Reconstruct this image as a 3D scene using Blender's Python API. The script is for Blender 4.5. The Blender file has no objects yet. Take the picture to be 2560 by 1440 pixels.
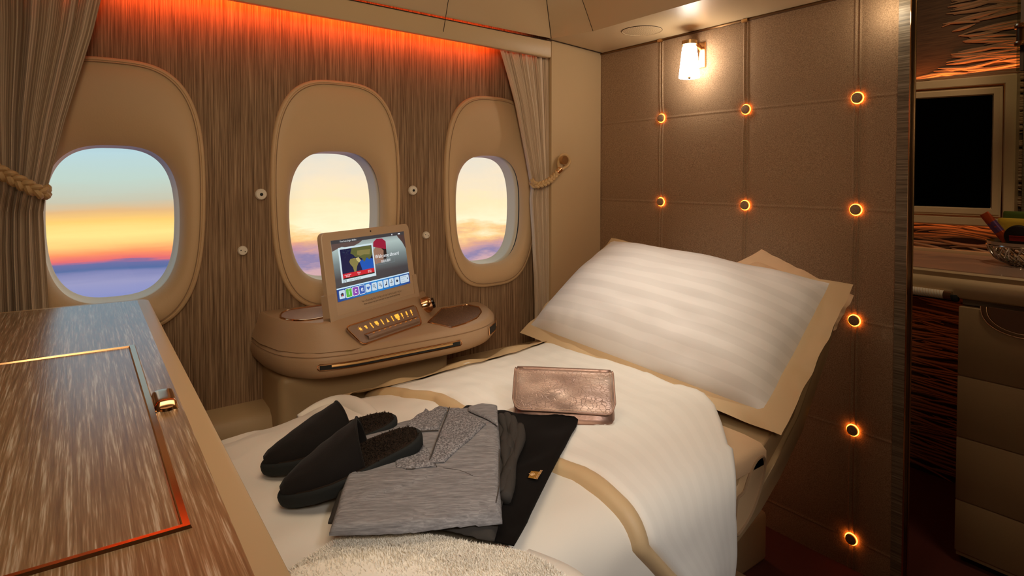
import bpy, bmesh, math, random
from mathutils import Vector, Matrix, noise
random.seed(7)
S = bpy.context.scene
C = S.collection
PI = math.pi
# ------------------------------------------------------------------ camera constants (metres; floor z = 0)
FPX, YAW, PITCH, CY, CAMH = 1457.336, .6395, .024, 480.6965, 1.0445
def P(px, py, ax, v):
    """point where the sight line through a photo pixel meets the real plane ax = v"""
    a = (px-1280)/FPX; b = (CY-py)/FPX
    d = math.cos(PITCH)+b*math.sin(PITCH); z = -math.sin(PITCH)+b*math.cos(PITCH)
    r = (d*math.sin(YAW)+a*math.cos(YAW), d*math.cos(YAW)-a*math.sin(YAW), z)
    i = 'XYZ'.index(ax); c = (0, 0, CAMH); t = (v-c[i])/r[i]
    return Vector((c[0]+t*r[0], c[1]+t*r[1], c[2]+t*r[2]))
def V(*a): return Vector(a)
def nz(x, y, z, s=1.0): return noise.noise(Vector((x*s, y*s, z*s)))
def sstep(a, b, x):
    t = max(0., min(1., (x-a)/(b-a))); return t*t*(3-2*t)
def lerp(a, b, t): return a+(b-a)*t
def interp(tab, x):
    """piecewise-smooth table lookup, tab sorted by first item"""
    if x <= tab[0][0]: return tab[0][1]
    for (a, p), (b, q) in zip(tab, tab[1:]):
        if x <= b: return lerp(p, q, (x-a)/(b-a))
    return tab[-1][1]
# ------------------------------------------------------------------ materials
def lin(c):
    return tuple(((v/255)/12.92 if v/255 <= .04045 else ((v/255+.055)/1.055)**2.4) for v in c)+(1,)
class NT:
    def __init__(s, name):
        s.m = bpy.data.materials.new(name); s.m.use_nodes = True
        s.t = s.m.node_tree; s.n = s.t.nodes; s.l = s.t.links
        s.b = s.n['Principled BSDF']
    def new(s, t, **k):
        n = s.n.new(t)
        for a, b in k.items(): setattr(n, a, b)
        return n
    def coord(s, kind='Object', scale=(1, 1, 1), rot=(0, 0, 0)):
        c = s.new('ShaderNodeTexCoord'); m = s.new('ShaderNodeMapping'); src = c.outputs[kind]
        if any(rot):
            r = s.new('ShaderNodeMapping'); r.inputs['Rotation'].default_value = rot; s.l.new(src, r.inputs['Vector']); src = r.outputs['Vector']
        m.inputs['Scale'].default_value = scale
        s.l.new(src, m.inputs['Vector']); return m.outputs['Vector']
    def noise(s, vec, scale=1, detail=3, rough=.55):
        n = s.new('ShaderNodeTexNoise'); n.inputs['Scale'].default_value = scale
        n.inputs['Detail'].default_value = detail; n.inputs['Roughness'].default_value = rough
        s.l.new(vec, n.inputs['Vector']); return n.outputs['Fac']
    def ramp(s, fac, stops, interp='LINEAR'):
        r = s.new('ShaderNodeValToRGB'); e = r.color_ramp; e.interpolation = interp
        while len(e.elements) < len(stops): e.elements.new(.5)
        for el, (p, c) in zip(e.elements, stops): el.position = p; el.color = c
        s.l.new(fac, r.inputs['Fac']); return r.outputs['Color']
    def math(s, op, a, b=None):
        m = s.new('ShaderNodeMath', operation=op)
        for i, x in enumerate((a, b)):
            if x is None: continue
            if isinstance(x, (int, float)): m.inputs[i].default_value = x
            else: s.l.new(x, m.inputs[i])
        return m.outputs[0]
    def bump(s, h, strength=.3, dist=.01):
        b = s.new('ShaderNodeBump'); b.inputs['Strength'].default_value = strength; b.inputs['Distance'].default_value = dist
        s.l.new(h, b.inputs['Height']); s.l.new(b.outputs['Normal'], s.b.inputs['Normal'])
    def base(s, c):
        if isinstance(c, tuple): s.b.inputs['Base Color'].default_value = c
        else: s.l.new(c, s.b.inputs['Base Color'])
def plain(name, rgb, rough=.5, metal=0., coat=0., spec=.5, sheen=0., bump=None):
    t = NT(name); t.base(lin(rgb)); t.b.inputs['Roughness'].default_value = rough
    t.b.inputs['Metallic'].default_value = metal; t.b.inputs['Coat Weight'].default_value = coat
    t.b.inputs['Specular IOR Level'].default_value = spec; t.b.inputs['Sheen Weight'].default_value = sheen
    if bump: t.bump(t.noise(t.coord(), bump[0], 4), bump[1], bump[2] if len(bump) > 2 else .002)
    return t.m
def emit(name, rgb, strength):
    t = NT(name); t.base((0, 0, 0, 1)); t.b.inputs['Emission Color'].default_value = lin(rgb) if max(rgb) > 1 else tuple(rgb)+(1,)
    t.b.inputs['Emission Strength'].default_value = strength; t.b.inputs['Roughness'].default_value = .3
    return t.m
def streaks(name, stops, scale, rough=.6, detail=3, bump=.3, spec=.3, scale2=None, coat=0., kind='Object', rot=(0, 0, 0), dist=.002):
    t = NT(name); v = t.coord(kind, scale, rot); f = t.noise(v, 1, detail, .6)
    if scale2:
        g = t.noise(t.coord(kind, scale2, rot), 1, 2, .5)
        f = t.math('ADD', t.math('MULTIPLY', f, .65), t.math('MULTIPLY', g, .35))
    t.base(t.ramp(f, [(p, lin(c)) for p, c in stops])); t.b.inputs['Roughness'].default_value = rough
    t.b.inputs['Specular IOR Level'].default_value = spec; t.b.inputs['Coat Weight'].default_value = coat
    t.b.inputs['Coat Roughness'].default_value = .25
    t.bump(f, bump, dist)
    return t.m
M = {}
M['strie'] = streaks('strie_wall_fabric', [(.34, (84, 62, 44)), (.5, (138, 110, 84)), (.66, (182, 152, 120))], (620, 620, 9), .75, 4, .35, .25, (330, 330, 4))
M['padded'] = streaks('padded_fabric', [(.3, (128, 102, 78)), (.5, (156, 126, 98)), (.7, (176, 146, 116))], (420, 420, 420), .85, 3, .4, .15)
M['leather'] = plain('cream_leather', (205, 172, 132), .55, bump=(260, .12))
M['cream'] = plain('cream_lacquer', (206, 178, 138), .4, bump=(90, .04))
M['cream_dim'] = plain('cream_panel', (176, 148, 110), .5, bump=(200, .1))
M['taupe'] = plain('taupe_leather', (172, 140, 108), .48, bump=(300, .12))
M['stitch'] = plain('tan_stitching', (150, 120, 90), .8)
M['ivory'] = plain('ivory_plastic', (224, 212, 190), .35)
M['black'] = plain('black_gap', (8, 7, 6), .6)
M['seam'] = plain('dark_seam', (52, 34, 20), .7)
M['gold'] = plain('rose_gold', (226, 176, 130), .14, 1.)
M['goldb'] = plain('brushed_gold', (205, 170, 122), .3, 1.)
M['bronze'] = plain('dark_bronze', (120, 88, 58), .3, 1.)
M['silver'] = plain('polished_silver', (205, 200, 192), .12, 1.)
M['wood'] = streaks('limed_oak_veneer', [(.36, (128, 98, 66)), (.5, (156, 126, 90)), (.56, (180, 154, 122)), (.63, (220, 206, 184))], (330, 9, 60), .32, 4, .2, .5, (800, 22, 60), coat=.7)
M['woodh'] = streaks('grey_veneer', [(.3, (78, 66, 52)), (.55, (126, 110, 90)), (.75, (160, 146, 126))], (8, 8, 320), .5, 4, .2, .4)
M['floor'] = streaks('dark_floor', [(.3, (44, 20, 12)), (.55, (74, 38, 24)), (.75, (104, 62, 42))], (40, 6, 40), .45, 4, .2, .4)
M['carpet'] = plain('maroon_carpet', (92, 44, 34), .95, bump=(400, .6))
def curtain_mat():
    t = NT('pinstriped_curtain_cloth'); c = t.new('ShaderNodeTexCoord'); sp = t.new('ShaderNodeSeparateXYZ'); t.l.new(c.outputs['UV'], sp.inputs[0])
    w = t.math('SINE', t.math('MULTIPLY', sp.outputs[0], 2*PI*150))
    f = t.math('MULTIPLY_ADD', w, .5); t.n[-1].inputs[2].default_value = .5
    t.base(t.ramp(f, [(0, lin((186, 162, 136))), (.6, lin((212, 188, 160))), (1, lin((236, 218, 192)))]))
    t.b.inputs['Roughness'].default_value = .8; t.b.inputs['Sheen Weight'].default_value = .2
    t.bump(t.noise(t.coord('Object', (500, 500, 500)), 1, 2), .25, .002); return t.m
M['curtain'] = curtain_mat()
M['rope'] = plain('braided_cord', (205, 170, 120), .6, bump=(300, .3))
def satin(name, a, b, period, axis):
    t = NT(name); c = t.new('ShaderNodeTexCoord'); sp = t.new('ShaderNodeSeparateXYZ'); t.l.new(c.outputs['UV'], sp.inputs[0])
    w = t.math('SINE', t.math('MULTIPLY', sp.outputs[axis], 2*PI/period))
    f = t.math('MULTIPLY_ADD', w, 4.); t.n[-1].inputs[2].default_value = .5
    cl = t.new('ShaderNodeClamp'); t.l.new(f, cl.inputs[0]); f = cl.outputs[0]
    t.base(t.ramp(f, [(0, lin(a)), (1, lin(b))]))
    t.l.new(t.math('MULTIPLY_ADD', f, -.06), t.b.inputs['Roughness']); t.n[-1].inputs[2].default_value = .62
    t.b.inputs['Sheen Weight'].default_value = .15; t.b.inputs['Specular IOR Level'].default_value = .3
    t.bump(t.noise(t.coord('Object', (300, 300, 300)), 1, 2), .06, .001); return t.m
M['satin'] = satin('striped_white_sateen', (231, 226, 219), (236, 231, 224), .043, 1)
M['satinp'] = satin('striped_pillow_sateen', (230, 225, 222), (237, 232, 229), .05, 1)
M['linen'] = plain('white_linen', (232, 225, 214), .7, sheen=.1, bump=(300, .06))
M['beige'] = plain('beige_hem_satin', (206, 176, 134), .55, bump=(250, .08))
M['sheet'] = plain('beige_mattress_cover', (212, 176, 138), .7, bump=(250, .12))
M['fleece'] = plain('cream_fleece', (250, 242, 228), .95, spec=.1, sheen=.3)
M['suede'] = plain('black_suede', (27, 23, 22), .85, sheen=.08, spec=.2, bump=(500, .2))
M['sole'] = plain('charcoal_sole', (38, 40, 40), .8, spec=.2, bump=(400, .2))
M['fur'] = plain('dark_brown_fur', (44, 34, 27), .9, spec=.2)
M['velvet'] = plain('black_velvet', (17, 13, 11), .95, spec=.1, sheen=.03)
M['velvet_seam'] = plain('rust_thread', (96, 54, 26), .8)
M['charcoal'] = plain('charcoal_cotton', (62, 58, 55), .85, spec=.2, bump=(350, .15))
M['heather'] = streaks('heather_grey_jersey', [(.3, (106, 104, 107)), (.5, (136, 134, 137)), (.7, (168, 166, 168))], (50, 520, 520), .9, 4, .25, .15, (16, 200, 200), rot=(0, 0, .55))
M['heather2'] = streaks('brushed_grey_jersey', [(.36, (92, 90, 94)), (.5, (130, 128, 132)), (.64, (168, 166, 170))], (330, 330, 330), .95, 3, .4, .1)
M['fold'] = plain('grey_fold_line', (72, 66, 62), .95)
def rose():
    t = NT('metallic_rose_leather'); v = t.coord('UV', (1, 1, 1))
    vo = t.new('ShaderNodeTexVoronoi', feature='DISTANCE_TO_EDGE'); vo.inputs['Scale'].default_value = 22; t.l.new(v, vo.inputs['Vector'])
    n = t.noise(v, 2.2, 1); n2 = t.noise(v, 60, 2)
    t.base(t.ramp(n, [(.3, lin((150, 122, 110))), (.55, lin((180, 152, 138))), (.75, lin((206, 184, 172)))]))
    t.b.inputs['Metallic'].default_value = .45; t.b.inputs['Roughness'].default_value = .40
    cl = t.new('ShaderNodeMapRange'); cl.inputs[2].default_value = .06; t.l.new(vo.outputs['Distance'], cl.inputs[0])
    h = t.math('ADD', t.math('MULTIPLY', cl.outputs[0], .25), t.math('ADD', t.math('MULTIPLY', n2, .06), t.math('MULTIPLY', n, .9)))
    t.bump(h, .35, .003); return t.m
M['rose'] = rose()
M['rosed'] = plain('rose_leather_base', (156, 124, 110), .36, .55, bump=(60, .3))
M['thread'] = plain('pale_thread', (232, 196, 166), .6)
M['gold_tag'] = plain('mustard_fabric', (150, 104, 24), .7)
M['tagtext'] = plain('pale_gold_embroidery', (228, 184, 132), .6)
M['tv'] = plain('black_screen', (2, 2, 2), .5, spec=.02)
M['relief'] = plain('highlit_relief', (160, 126, 96), .38, .1, bump=(300, .15))  # highlights on the raised strands put into a lighter colour
M['reliefwall'] = streaks('darkened_backing_wall', [(.3, (70, 52, 38)), (.6, (92, 70, 50)), (.8, (106, 82, 60))], (6, 12, 300), .6, 3, .2)  # brown darkened so the strands stand out as if lit
M['green'] = plain('green_wrapper', (88, 108, 46), .35, .1)
M['yellow'] = plain('yellow_wrapper', (214, 176, 62), .3, bump=(60, .5))
M['red'] = plain('red_wrapper', (150, 36, 26), .3)
M['purple'] = plain('purple_foil', (118, 82, 128), .25, .6)
M['orange'] = plain('orange_foil', (178, 74, 34), .25, .4)
M['pack'] = plain('black_pack', (28, 20, 20), .4)
M['white'] = plain('white_paint', (226, 214, 196), .5)
M['mauve'] = plain('mauve_gloss', (140, 114, 98), .2, coat=.5)
M['led'] = emit('amber_icon', (255, 176, 60), 1.3)
M['ring'] = emit('orange_glow_ring', (1., .23, .022), 14.0)
def shade():
    t = NT('lit_opal_shade'); t.base(lin((250, 245, 235))); t.b.inputs['Emission Color'].default_value = (1, .92, .78, 1)
    t.b.inputs['Emission Strength'].default_value = 20.; t.b.inputs['Roughness'].default_value = .3; return t.m
M['shade'] = shade()
def glass(name, tint=(1, 1, 1, 1), refl=.08):
    t = NT(name); t.n.remove(t.b); o = [n for n in t.n if n.type == 'OUTPUT_MATERIAL'][0]
    a = t.new('ShaderNodeBsdfTransparent'); a.inputs[0].default_value = tint; g = t.new('ShaderNodeBsdfGlossy'); g.inputs['Roughness'].default_value = .03
    m = t.new('ShaderNodeMixShader'); m.inputs[0].default_value = refl
    t.l.new(a.outputs[0], m.inputs[1]); t.l.new(g.outputs[0], m.inputs[2]); t.l.new(m.outputs[0], o.inputs[0]); return t.m
M['glass'] = glass('window_glass', (.98, .985, .98, 1), .04)
M['glass2'] = glass('partition_glass', (.72, .76, .7, 1), .12)
# ------------------------------------------------------------------ mesh builder
class B:
    def __init__(s): s.m = bmesh.new(); s.uv = s.m.loops.layers.uv.new('UVMap')
    def quad_grid(s, pts, nu, nv, cu=False, cv=False, uvf=None):
        """pts[j][i], i along u"""
        vs = [[s.m.verts.new(p) for p in row] for row in pts]
        ru = nu if cu else nu-1; rv = nv if cv else nv-1
        for j in range(rv):
            for i in range(ru):
                a, b, c, d = (i, j), ((i+1) % nu, j), ((i+1) % nu, (j+1) % nv), (i, (j+1) % nv)
                try: f = s.m.faces.new([vs[y][x] for x, y in (a, b, c, d)])
                except ValueError: continue
                for lp, (x, y) in zip(f.loops, ((i, j), (i+1, j), (i+1, j+1), (i, j+1))):
                    lp[s.uv].uv = uvf(x/max(1, nu-1), y/max(1, nv-1)) if uvf else (x/max(1, nu-1), y/max(1, nv-1))
        return vs
    def grid(s, f, nu, nv, cu=False, cv=False, uvf=None):
        du = nu if cu else nu-1; dv = nv if cv else nv-1
        return s.quad_grid([[f(i/du, j/dv) for i in range(nu)] for j in range(nv)], nu, nv, cu, cv, uvf)
    def cap(s, ring, flip=False):
        try: s.m.faces.new(list(reversed(ring)) if flip else ring)
        except ValueError: pass
    def loft(s, rings, closed=True, cap0=False, cap1=False):
        vs = s.quad_grid(rings, len(rings[0]), len(rings), closed)
        if cap0: s.cap(vs[0], True)
        if cap1: s.cap(vs[-1])
        return vs
    def box(s, lo, hi, bev=0., seg=2, mat=None):
        g = bmesh.ops.create_cube(s.m, size=1)['verts']
        for v in g:
            for i in range(3): v.co[i] = lo[i]+(v.co[i]+.5)*(hi[i]-lo[i])
        if mat is not None:
            for v in g: v.co = mat @ v.co
        if bev: bmesh.ops.bevel(s.m, geom=list({e for v in g for e in v.link_edges}), offset=bev, segments=seg, affect='EDGES', profile=.5)
        return s
    def prism(s, outline, vec, bev=0., seg=2):
        """closed polygon (3-D points) swept by vec"""
        a = [s.m.verts.new(p) for p in outline]; b = [s.m.verts.new(Vector(p)+Vector(vec)) for p in outline]; n = len(a); fs = []
        fs.append(s.m.faces.new(a)); fs.append(s.m.faces.new(list(reversed(b))))
        for i in range(n): fs.append(s.m.faces.new([a[i], b[i], b[(i+1) % n], a[(i+1) % n]]))
        if bev:
            es = [e for f in fs[:2] for e in f.edges]
            bmesh.ops.bevel(s.m, geom=es, offset=bev, segments=seg, affect='EDGES', profile=.5)
        return s
    def tube(s, path, r, sides=8, closed=False, caps=True):
        path = [Vector(p) for p in path]; n = len(path); rings = []; up = None
        for i, p in enumerate(path):
            if closed: t = path[(i+1) % n]-path[i-1]
            else: t = path[min(i+1, n-1)]-path[max(i-1, 0)]
            t = t.normalized() if t.length > 1e-9 else Vector((0, 0, 1))
            if up is None: up = Vector((0, 0, 1)) if abs(t.z) < .9 else Vector((1, 0, 0))
            x = t.cross(up)
            if x.length < 1e-6: x = t.orthogonal()
            x.normalize(); y = x.cross(t).normalized(); up = y
            rr = r(i/max(1, n-1)) if callable(r) else r
            rings.append([p+(x*math.cos(2*PI*k/sides)+y*math.sin(2*PI*k/sides))*rr for k in range(sides)])
        vs = s.quad_grid(rings, sides, n, True, closed)
        if caps and not closed: s.cap(vs[0]); s.cap(vs[-1], True)
        return s
    def lathe(s, prof, mat=None, seg=28, cap=True):
        """prof: (radius, height) about local z"""
        mat = mat or Matrix()
        rings = [[mat @ Vector((r*math.cos(2*PI*k/seg), r*math.sin(2*PI*k/seg), h)) for k in range(seg)] for r, h in prof]
        vs = s.quad_grid(rings, seg, len(prof), True)
        if cap: s.cap(vs[0], True); s.cap(vs[-1])
        return s
    def poly(s, pts):
        s.m.faces.new([s.m.verts.new(p) for p in pts]); return s
def frame_mat(o, x, y):
    x = Vector(x).normalized(); y = Vector(y); y = (y-x*y.dot(x)).normalized(); z = x.cross(y)
    m = Matrix((x, y, z)).transposed().to_4x4(); m.translation = o; return m
def resample(pts, n, closed=False):
    pts = [Vector(p) for p in pts]
    if closed: pts = pts+[pts[0]]
    L = [0]
    for a, b in zip(pts, pts[1:]): L.append(L[-1]+(b-a).length)
    out = []; N = n if closed else n-1
    for k in range(n):
        d = L[-1]*k/N; j = 0
        while j < len(L)-2 and L[j+1] < d: j += 1
        out.append(pts[j].lerp(pts[j+1], (d-L[j])/max(1e-9, L[j+1]-L[j])))
    return out
def smooth(pts, n, closed=False):
    """Catmull-Rom through pts, then even resampling"""
    pts = [Vector(p) for p in pts]; m = len(pts); o = []
    for i in range(m if closed else m-1):
        g = (lambda k: pts[k % m]) if closed else (lambda k: pts[max(0, min(m-1, k))])
        a, b, c, d = g(i-1), g(i), g(i+1), g(i+2)
        for k in range(12):
            t = k/12
            o.append(.5*((2*b)+(c-a)*t+(2*a-5*b+4*c-d)*t*t+(3*b-a-3*c+d)*t**3))
    if not closed: o.append(pts[-1])
    return resample(o, n, closed)
def rrect(w, h, r, k=6):
    o = []
    for cx, cy, a0 in ((w/2-r, h/2-r, 0), (-w/2+r, h/2-r, 90), (-w/2+r, -h/2+r, 180), (w/2-r, -h/2+r, 270)):
        for i in range(k+1):
            a = math.radians(a0+90*i/k); o.append((cx+r*math.cos(a), cy+r*math.sin(a)))
    return o
# ------------------------------------------------------------------ objects
def obj(name, b, m, parent=None, ang=40, recalc=True):
    bm = b.m if isinstance(b, B) else b
    if recalc: bmesh.ops.recalc_face_normals(bm, faces=bm.faces)
    me = bpy.data.meshes.new(name); bm.to_mesh(me); bm.free()
    for p in me.polygons: p.use_smooth = True
    me.set_sharp_from_angle(angle=math.radians(ang))
    me.materials.append(m)
    o = bpy.data.objects.new(name, me); C.objects.link(o)
    if parent is None:
        xs = [v.co for v in me.vertices]
        c = Vector((sum((min(v[i] for v in xs), max(v[i] for v in xs)))/2 for i in range(3))); c.z = min(v.z for v in xs)
        me.transform(Matrix.Translation(-c)); o.location = c
    else:
        o.parent = parent; o.matrix_parent_inverse = wm(parent).inverted()
    return o
def wm(o):
    m = Matrix.LocRotScale(o.location, o.rotation_euler, o.scale)
    return (wm(o.parent) @ o.matrix_parent_inverse @ m) if o.parent else m
def thing(name, loc, label, cat, group=None, kind=None):
    o = bpy.data.objects.new(name, None); C.objects.link(o); o.location = loc; o.empty_display_size = .05
    return tag(o, label, cat, group, kind)
def tag(o, label, cat, group=None, kind=None):
    o['label'] = label; o['category'] = cat
    if group: o['group'] = group
    if kind: o['kind'] = kind
    return o
def text_mesh(body, size, mat4, m, name, parent, align='LEFT', depth=0.0):
    cu = bpy.data.curves.new('t', 'FONT'); cu.body = body; cu.size = size; cu.align_x = align; cu.align_y = 'CENTER'; cu.extrude = depth; cu.resolution_u = 3
    to = bpy.data.objects.new('t', cu); C.objects.link(to); bpy.context.view_layer.update()
    me = bpy.data.meshes.new_from_object(to.evaluated_get(bpy.context.evaluated_depsgraph_get()))
    bpy.data.objects.remove(to); bpy.data.curves.remove(cu)
    bm = bmesh.new(); bm.from_mesh(me); bpy.data.meshes.remove(me); bmesh.ops.transform(bm, matrix=mat4, verts=bm.verts)
    return obj(name, bm, m, parent, recalc=False)
WY, WX = 1.64, 1.644          # window wall plane, padded wall plane
# ================================================================== SETTING
# floor
b = B(); b.box((-1.45, -1.25, -.05), (2.45, 1.75, 0)); tag(obj('floor', b, M['carpet']), 'dark maroon cabin floor below the bed and beyond the partition', 'floor', kind='structure')
# window wall with three openings (opening rims are hidden by the leather surrounds)
WIN = [(.6007-.533, .6), (.6007, 0), (.6007+.533, 0)]
wxs = [.0677, .6007, 1.1337]
def superell(cx, cz, a, h, n, k, top=1.0):
    o = []
    for i in range(k):
        t = 2*PI*i/k; c, s = math.cos(t), math.sin(t)
        x = a*math.copysign(abs(c)**(2/n), c); z = h*math.copysign(abs(s)**(2/n), s)
        o.append((cx+x*(1-.04*max(0, -z/h)), cz+z))
    return o
b = B(); ZL, ZH = .62, 1.38
for c in wxs:
    hole = superell(c, .9985, .189-.022, .3235-.022, 3.1, 96); rect = []
    for x, z in hole:
        dx, dz = x-c, z-.9985; k = min(.2665/max(1e-9, abs(dx)), ((ZH-.9985) if dz > 0 else (.9985-ZL))/max(1e-9, abs(dz))); rect.append((c+dx*k, .9985+dz*k))
    b.loft([[V(x, WY, z) for x, z in rect], [V(x, WY, z) for x, z in hole]])
    for sx in (-1, 1):
        for zz_ in (ZL, ZH):
            ix = max((p for p in rect if (p[0]-c)*sx > 0 and (p[1]-1)*(zz_-1) > 0 and abs(abs(p[0]-c)-.2665) < 1e-6), key=lambda p: abs(p[1]-.9985)); iz = max((p for p in rect if (p[0]-c)*sx > 0 and abs(p[1]-zz_) < 1e-6), key=lambda p: abs(p[0]-c))
            b.poly([V(ix[0], WY, ix[1]), V(c+sx*.2665, WY, zz_), V(iz[0], WY, iz[1])])
x0_, x1_ = wxs[0]-.2665, wxs[2]+.2665
for q in ((-1.45, 2.45, 0, ZL), (-1.45, 2.45, ZH, 1.75), (-1.45, x0_, ZL, ZH), (x1_, 2.45, ZL, ZH)):
    b.poly([V(q[0], WY, q[2]), V(q[1], WY, q[2]), V(q[1], WY, q[3]), V(q[0], WY, q[3])])
bmesh.ops.remove_doubles(b.m, verts=b.m.verts, dist=1e-5)
r = bmesh.ops.extrude_face_region(b.m, geom=list(b.m.faces)); bmesh.ops.translate(b.m, verts=[g for g in r['geom'] if isinstance(g, bmesh.types.BMVert)], vec=(0, .02, 0))
tag(obj('wall_left', b, M['strie']), 'brown vertically streaked fabric wall around the three cabin windows', 'wall', kind='structure')
wlabels = ['large leftmost cabin window beside the gathered curtain, blue sky over an orange horizon',
           'middle cabin window behind the tablet, pale sunset clouds outside',
           'smallest cabin window next to the right curtain, purple clouds at its bottom']
for i, cx in enumerate(wxs):
    t = thing('window_%d' % (i+1), (cx, WY, .675), wlabels[i], 'window', kind='structure'); K = 96
    out = lambda d, y: [V(x, y, z) for x, z in superell(cx, .9985, .189-d, .3235-d, 3.1, K)]
    inn = lambda d, y: [V(x, y, z) for x, z in superell(cx, .936, .134+d, .186+d, 2.9, K)]
    mix = lambda A, Bq, f: [p.lerp(q, f) for p, q in zip(A, Bq)]
    o1 = out(.010, WY-.011)
    rings = [out(0, WY+.002), out(.0, WY-.006), out(.003, WY-.0105), out(.0075, WY-.0115), out(.0085, WY-.0095), o1]
    for f, y in ((.3, -.012), (.55, -.010), (.72, -.004), (.84, .003), (.93, .010), (1., .020)):
        A = out(.010, WY+y); I = inn(0, WY+y); rings.append(mix(A, I, f))
    b = B(); b.loft(rings); obj('surround', b, M['leather'], t, 60)
    b = B(); b.tube([p+V(0, -.001, 0) for p in out(.0125, WY-.0113)], .0011, 5, True); obj('stitch_seam', b, M['stitch'], t)
    b = B(); b.loft([inn(0, WY+.020), inn(.008, WY+.022), inn(.012, WY+.030), inn(.013, WY+.046)]); obj('seal', b, M['black'], t)
    b = B(); b.loft([inn(.012, WY+.042), inn(.006, WY+.045), inn(.003, WY+.055), inn(.001, WY+.078), inn(-.002, WY+.084), inn(-.004, WY+.09)]); obj('reveal', b, M['ivory'], t, 60)
    b = B(); ring = [b.m.verts.new(p) for p in inn(0, WY+.086)]; b.cap(ring); obj('pane', b, M['glass'], t)
# padded partition
YJ = .5947; seamsY = [1.3347, 1.0111, .6921]; rowsZ = [1.2557-.2941*k for k in range(5)]
def padx(y, z):
    h = 0
    dv = min(abs(y-s) for s in seamsY); dh = min(abs(z-r_) for r_ in rowsZ)
    h += .005*(1-math.exp(-dv/.03))
    h += .0045*(1-math.exp(-dh/.045))
    db = min(math.hypot(y-s, z-r_) for s in seamsY for r_ in rowsZ)
    h -= .004*math.exp(-(db/.03)**2)
    for s in seamsY:
        for k in (-.0055, .0055): h += .004*math.exp(-((y-s-k)/.0022)**2)
    h += .002*math.exp(-(dh/.003)**2)
    return WX-h+.007
ys = sorted(set([YJ+(1.70-YJ)*i/110 for i in range(111)]+[s+k*.0012 for s in seamsY for k in range(-9, 10)]))
zz = sorted(set([1.55*i/120 for i in range(121)]+[r_+k*.0022 for r_ in rowsZ for k in range(-5, 6) if r_+k*.0022 > 0]))
b = B(); b.quad_grid([[V(padx(y, z), y, z) for y in ys] for z in zz], len(ys), len(zz))
wr = tag(obj('wall_right', b, M['padded'], ang=80), 'padded brown fabric partition behind the pillows with lit round buttons', 'wall', kind='structure')
b = B(); b.box((WX+.02, YJ, 0), (WX+.07, 1.70, 1.95)); obj('backing_board', b, M['cream_dim'], wr)
b = B(); b.tube([V(WX-.004, YJ, 1.527), V(WX-.004, 1.64, 1.527)], .0045, 6); obj('top_bead', b, M['bronze'], wr)
for s in seamsY:
    b = B(); b.box((WX-.012, s-.010, 1.519), (WX-.002, s+.010, 1.530), .002); obj('seam_clip', b, M['goldb'], wr)
# jamb at the end of the partition
t = thing('trim_3', (1.665, .57, 0), 'grey veneer door post with thin gold edges at the end of the padded wall', 'door post', kind='structure')
b = B(); b.box((1.636, .5685, 0), (1.668, YJ, 1.95)); obj('veneer_strip', b, M['woodh'], t)
b = B(); b.box((1.633, .5660, 0), (1.638, .5688, 1.95), .001); obj('gold_edge', b, M['gold'], t)
b = B(); b.box((1.639, .5672, 0), (1.661, .5684, 1.95)); obj('bronze_strip', b, M['bronze'], t)  # dark bronze side face between the two gold edges
b = B(); b.box((1.662, .5655, 0), (1.668, .5683, 1.95), .001); obj('gold_edge', b, M['goldb'], t)
# fascia with cove light
fl, fr = P(589, 0, 'Y', 1.555), P(1376, 144, 'Y', 1.555)
sl = (fr.z-fl.z)/(fr.x-fl.x); zb = lambda x: fr.z+sl*(x-fr.x)
XF = fr.x
b = B()
prof = lambda x: [V(x, 1.555, zb(x)), V(x, 1.552, zb(x)+.004), V(x, 1.552, zb(x)+.052), V(x, 1.552, zb(x)+.056), V(x, 1.575, zb(x)+.056), V(x, 1.575, zb(x)+.002), V(x, 1.571, zb(x))]
b.loft([prof(-1.45), prof(XF)], True, True, True)
f1 = tag(obj('trim_1', b, M['cream']), 'long cream cornice above the windows hiding an orange light strip', 'cornice', kind='structure')
# column panel between curtain and padded wall
xl = P(1379, 300, 'Y', 1.575).x
b = B(); b.prism([V(xl, 1.575, 0), V(WX-.004, 1.625, 0), V(WX-.004, 1.70, 0), V(xl, 1.70, 0)], (0, 0, 1.531), .003)
tag(obj('trim_2', b, M['cream']), 'plain cream corner panel between right curtain and padded wall', 'panel', kind='structure')
# ceiling
b = B()
zt = lambda x: zb(x)+.053
V1 = V(XF+.004, 1.556, 1.531); V2 = V(1.373, 1.397, 1.531)
A0 = V(-1.45, 1.556, zt(-1.45)); A1 = V(XF, 1.556, zt(XF))
P3 = P(1366, 0, 'Z', 1.625); P4 = P(1456, 0, 'Z', 1.62); U3 = V1+(P3-V1)*4; U4 = V2+(P4-V2)*4
LT = V(-1.45, A0.y+(U3.y-V1.y), U3.z)
def nface(*pts):
    b.m.faces.new([b.m.verts.new(p) for p in pts])
mid = lambda a, c, f: a.lerp(c, f)
for f in range(6):
    nface(mid(A0, LT, f/6), mid(V1, U3, f/6), mid(V1, U3, (f+1)/6), mid(A0, LT, (f+1)/6))
    nface(mid(V1, U3, f/6), mid(V2, U4, f/6), mid(V2, U4, (f+1)/6), mid(V1, U3, (f+1)/6))
R4 = V(1.373, -1.25, 1.531); RU = V(U4.x, -1.25, U4.z)
nface(V2, R4, RU, U4)
nface(V1, V2, V(WX+.03, 1.397, 1.531), V(WX+.03, 1.72, 1.531), V(V1.x, 1.72, 1.531))
nface(V2, R4, V(WX+.03, -1.25, 1.531), V(WX+.03, 1.397, 1.531))
bmesh.ops.remove_doubles(b.m, verts=b.m.verts, dist=1e-4)
b.box((-1.5, -1.3, 2.0), (2.5, 1.8, 2.05))
ce = tag(obj('ceiling', b, M['cream'], ang=25), 'cream moulded ceiling panels above the bed', 'ceiling', kind='structure')
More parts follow.
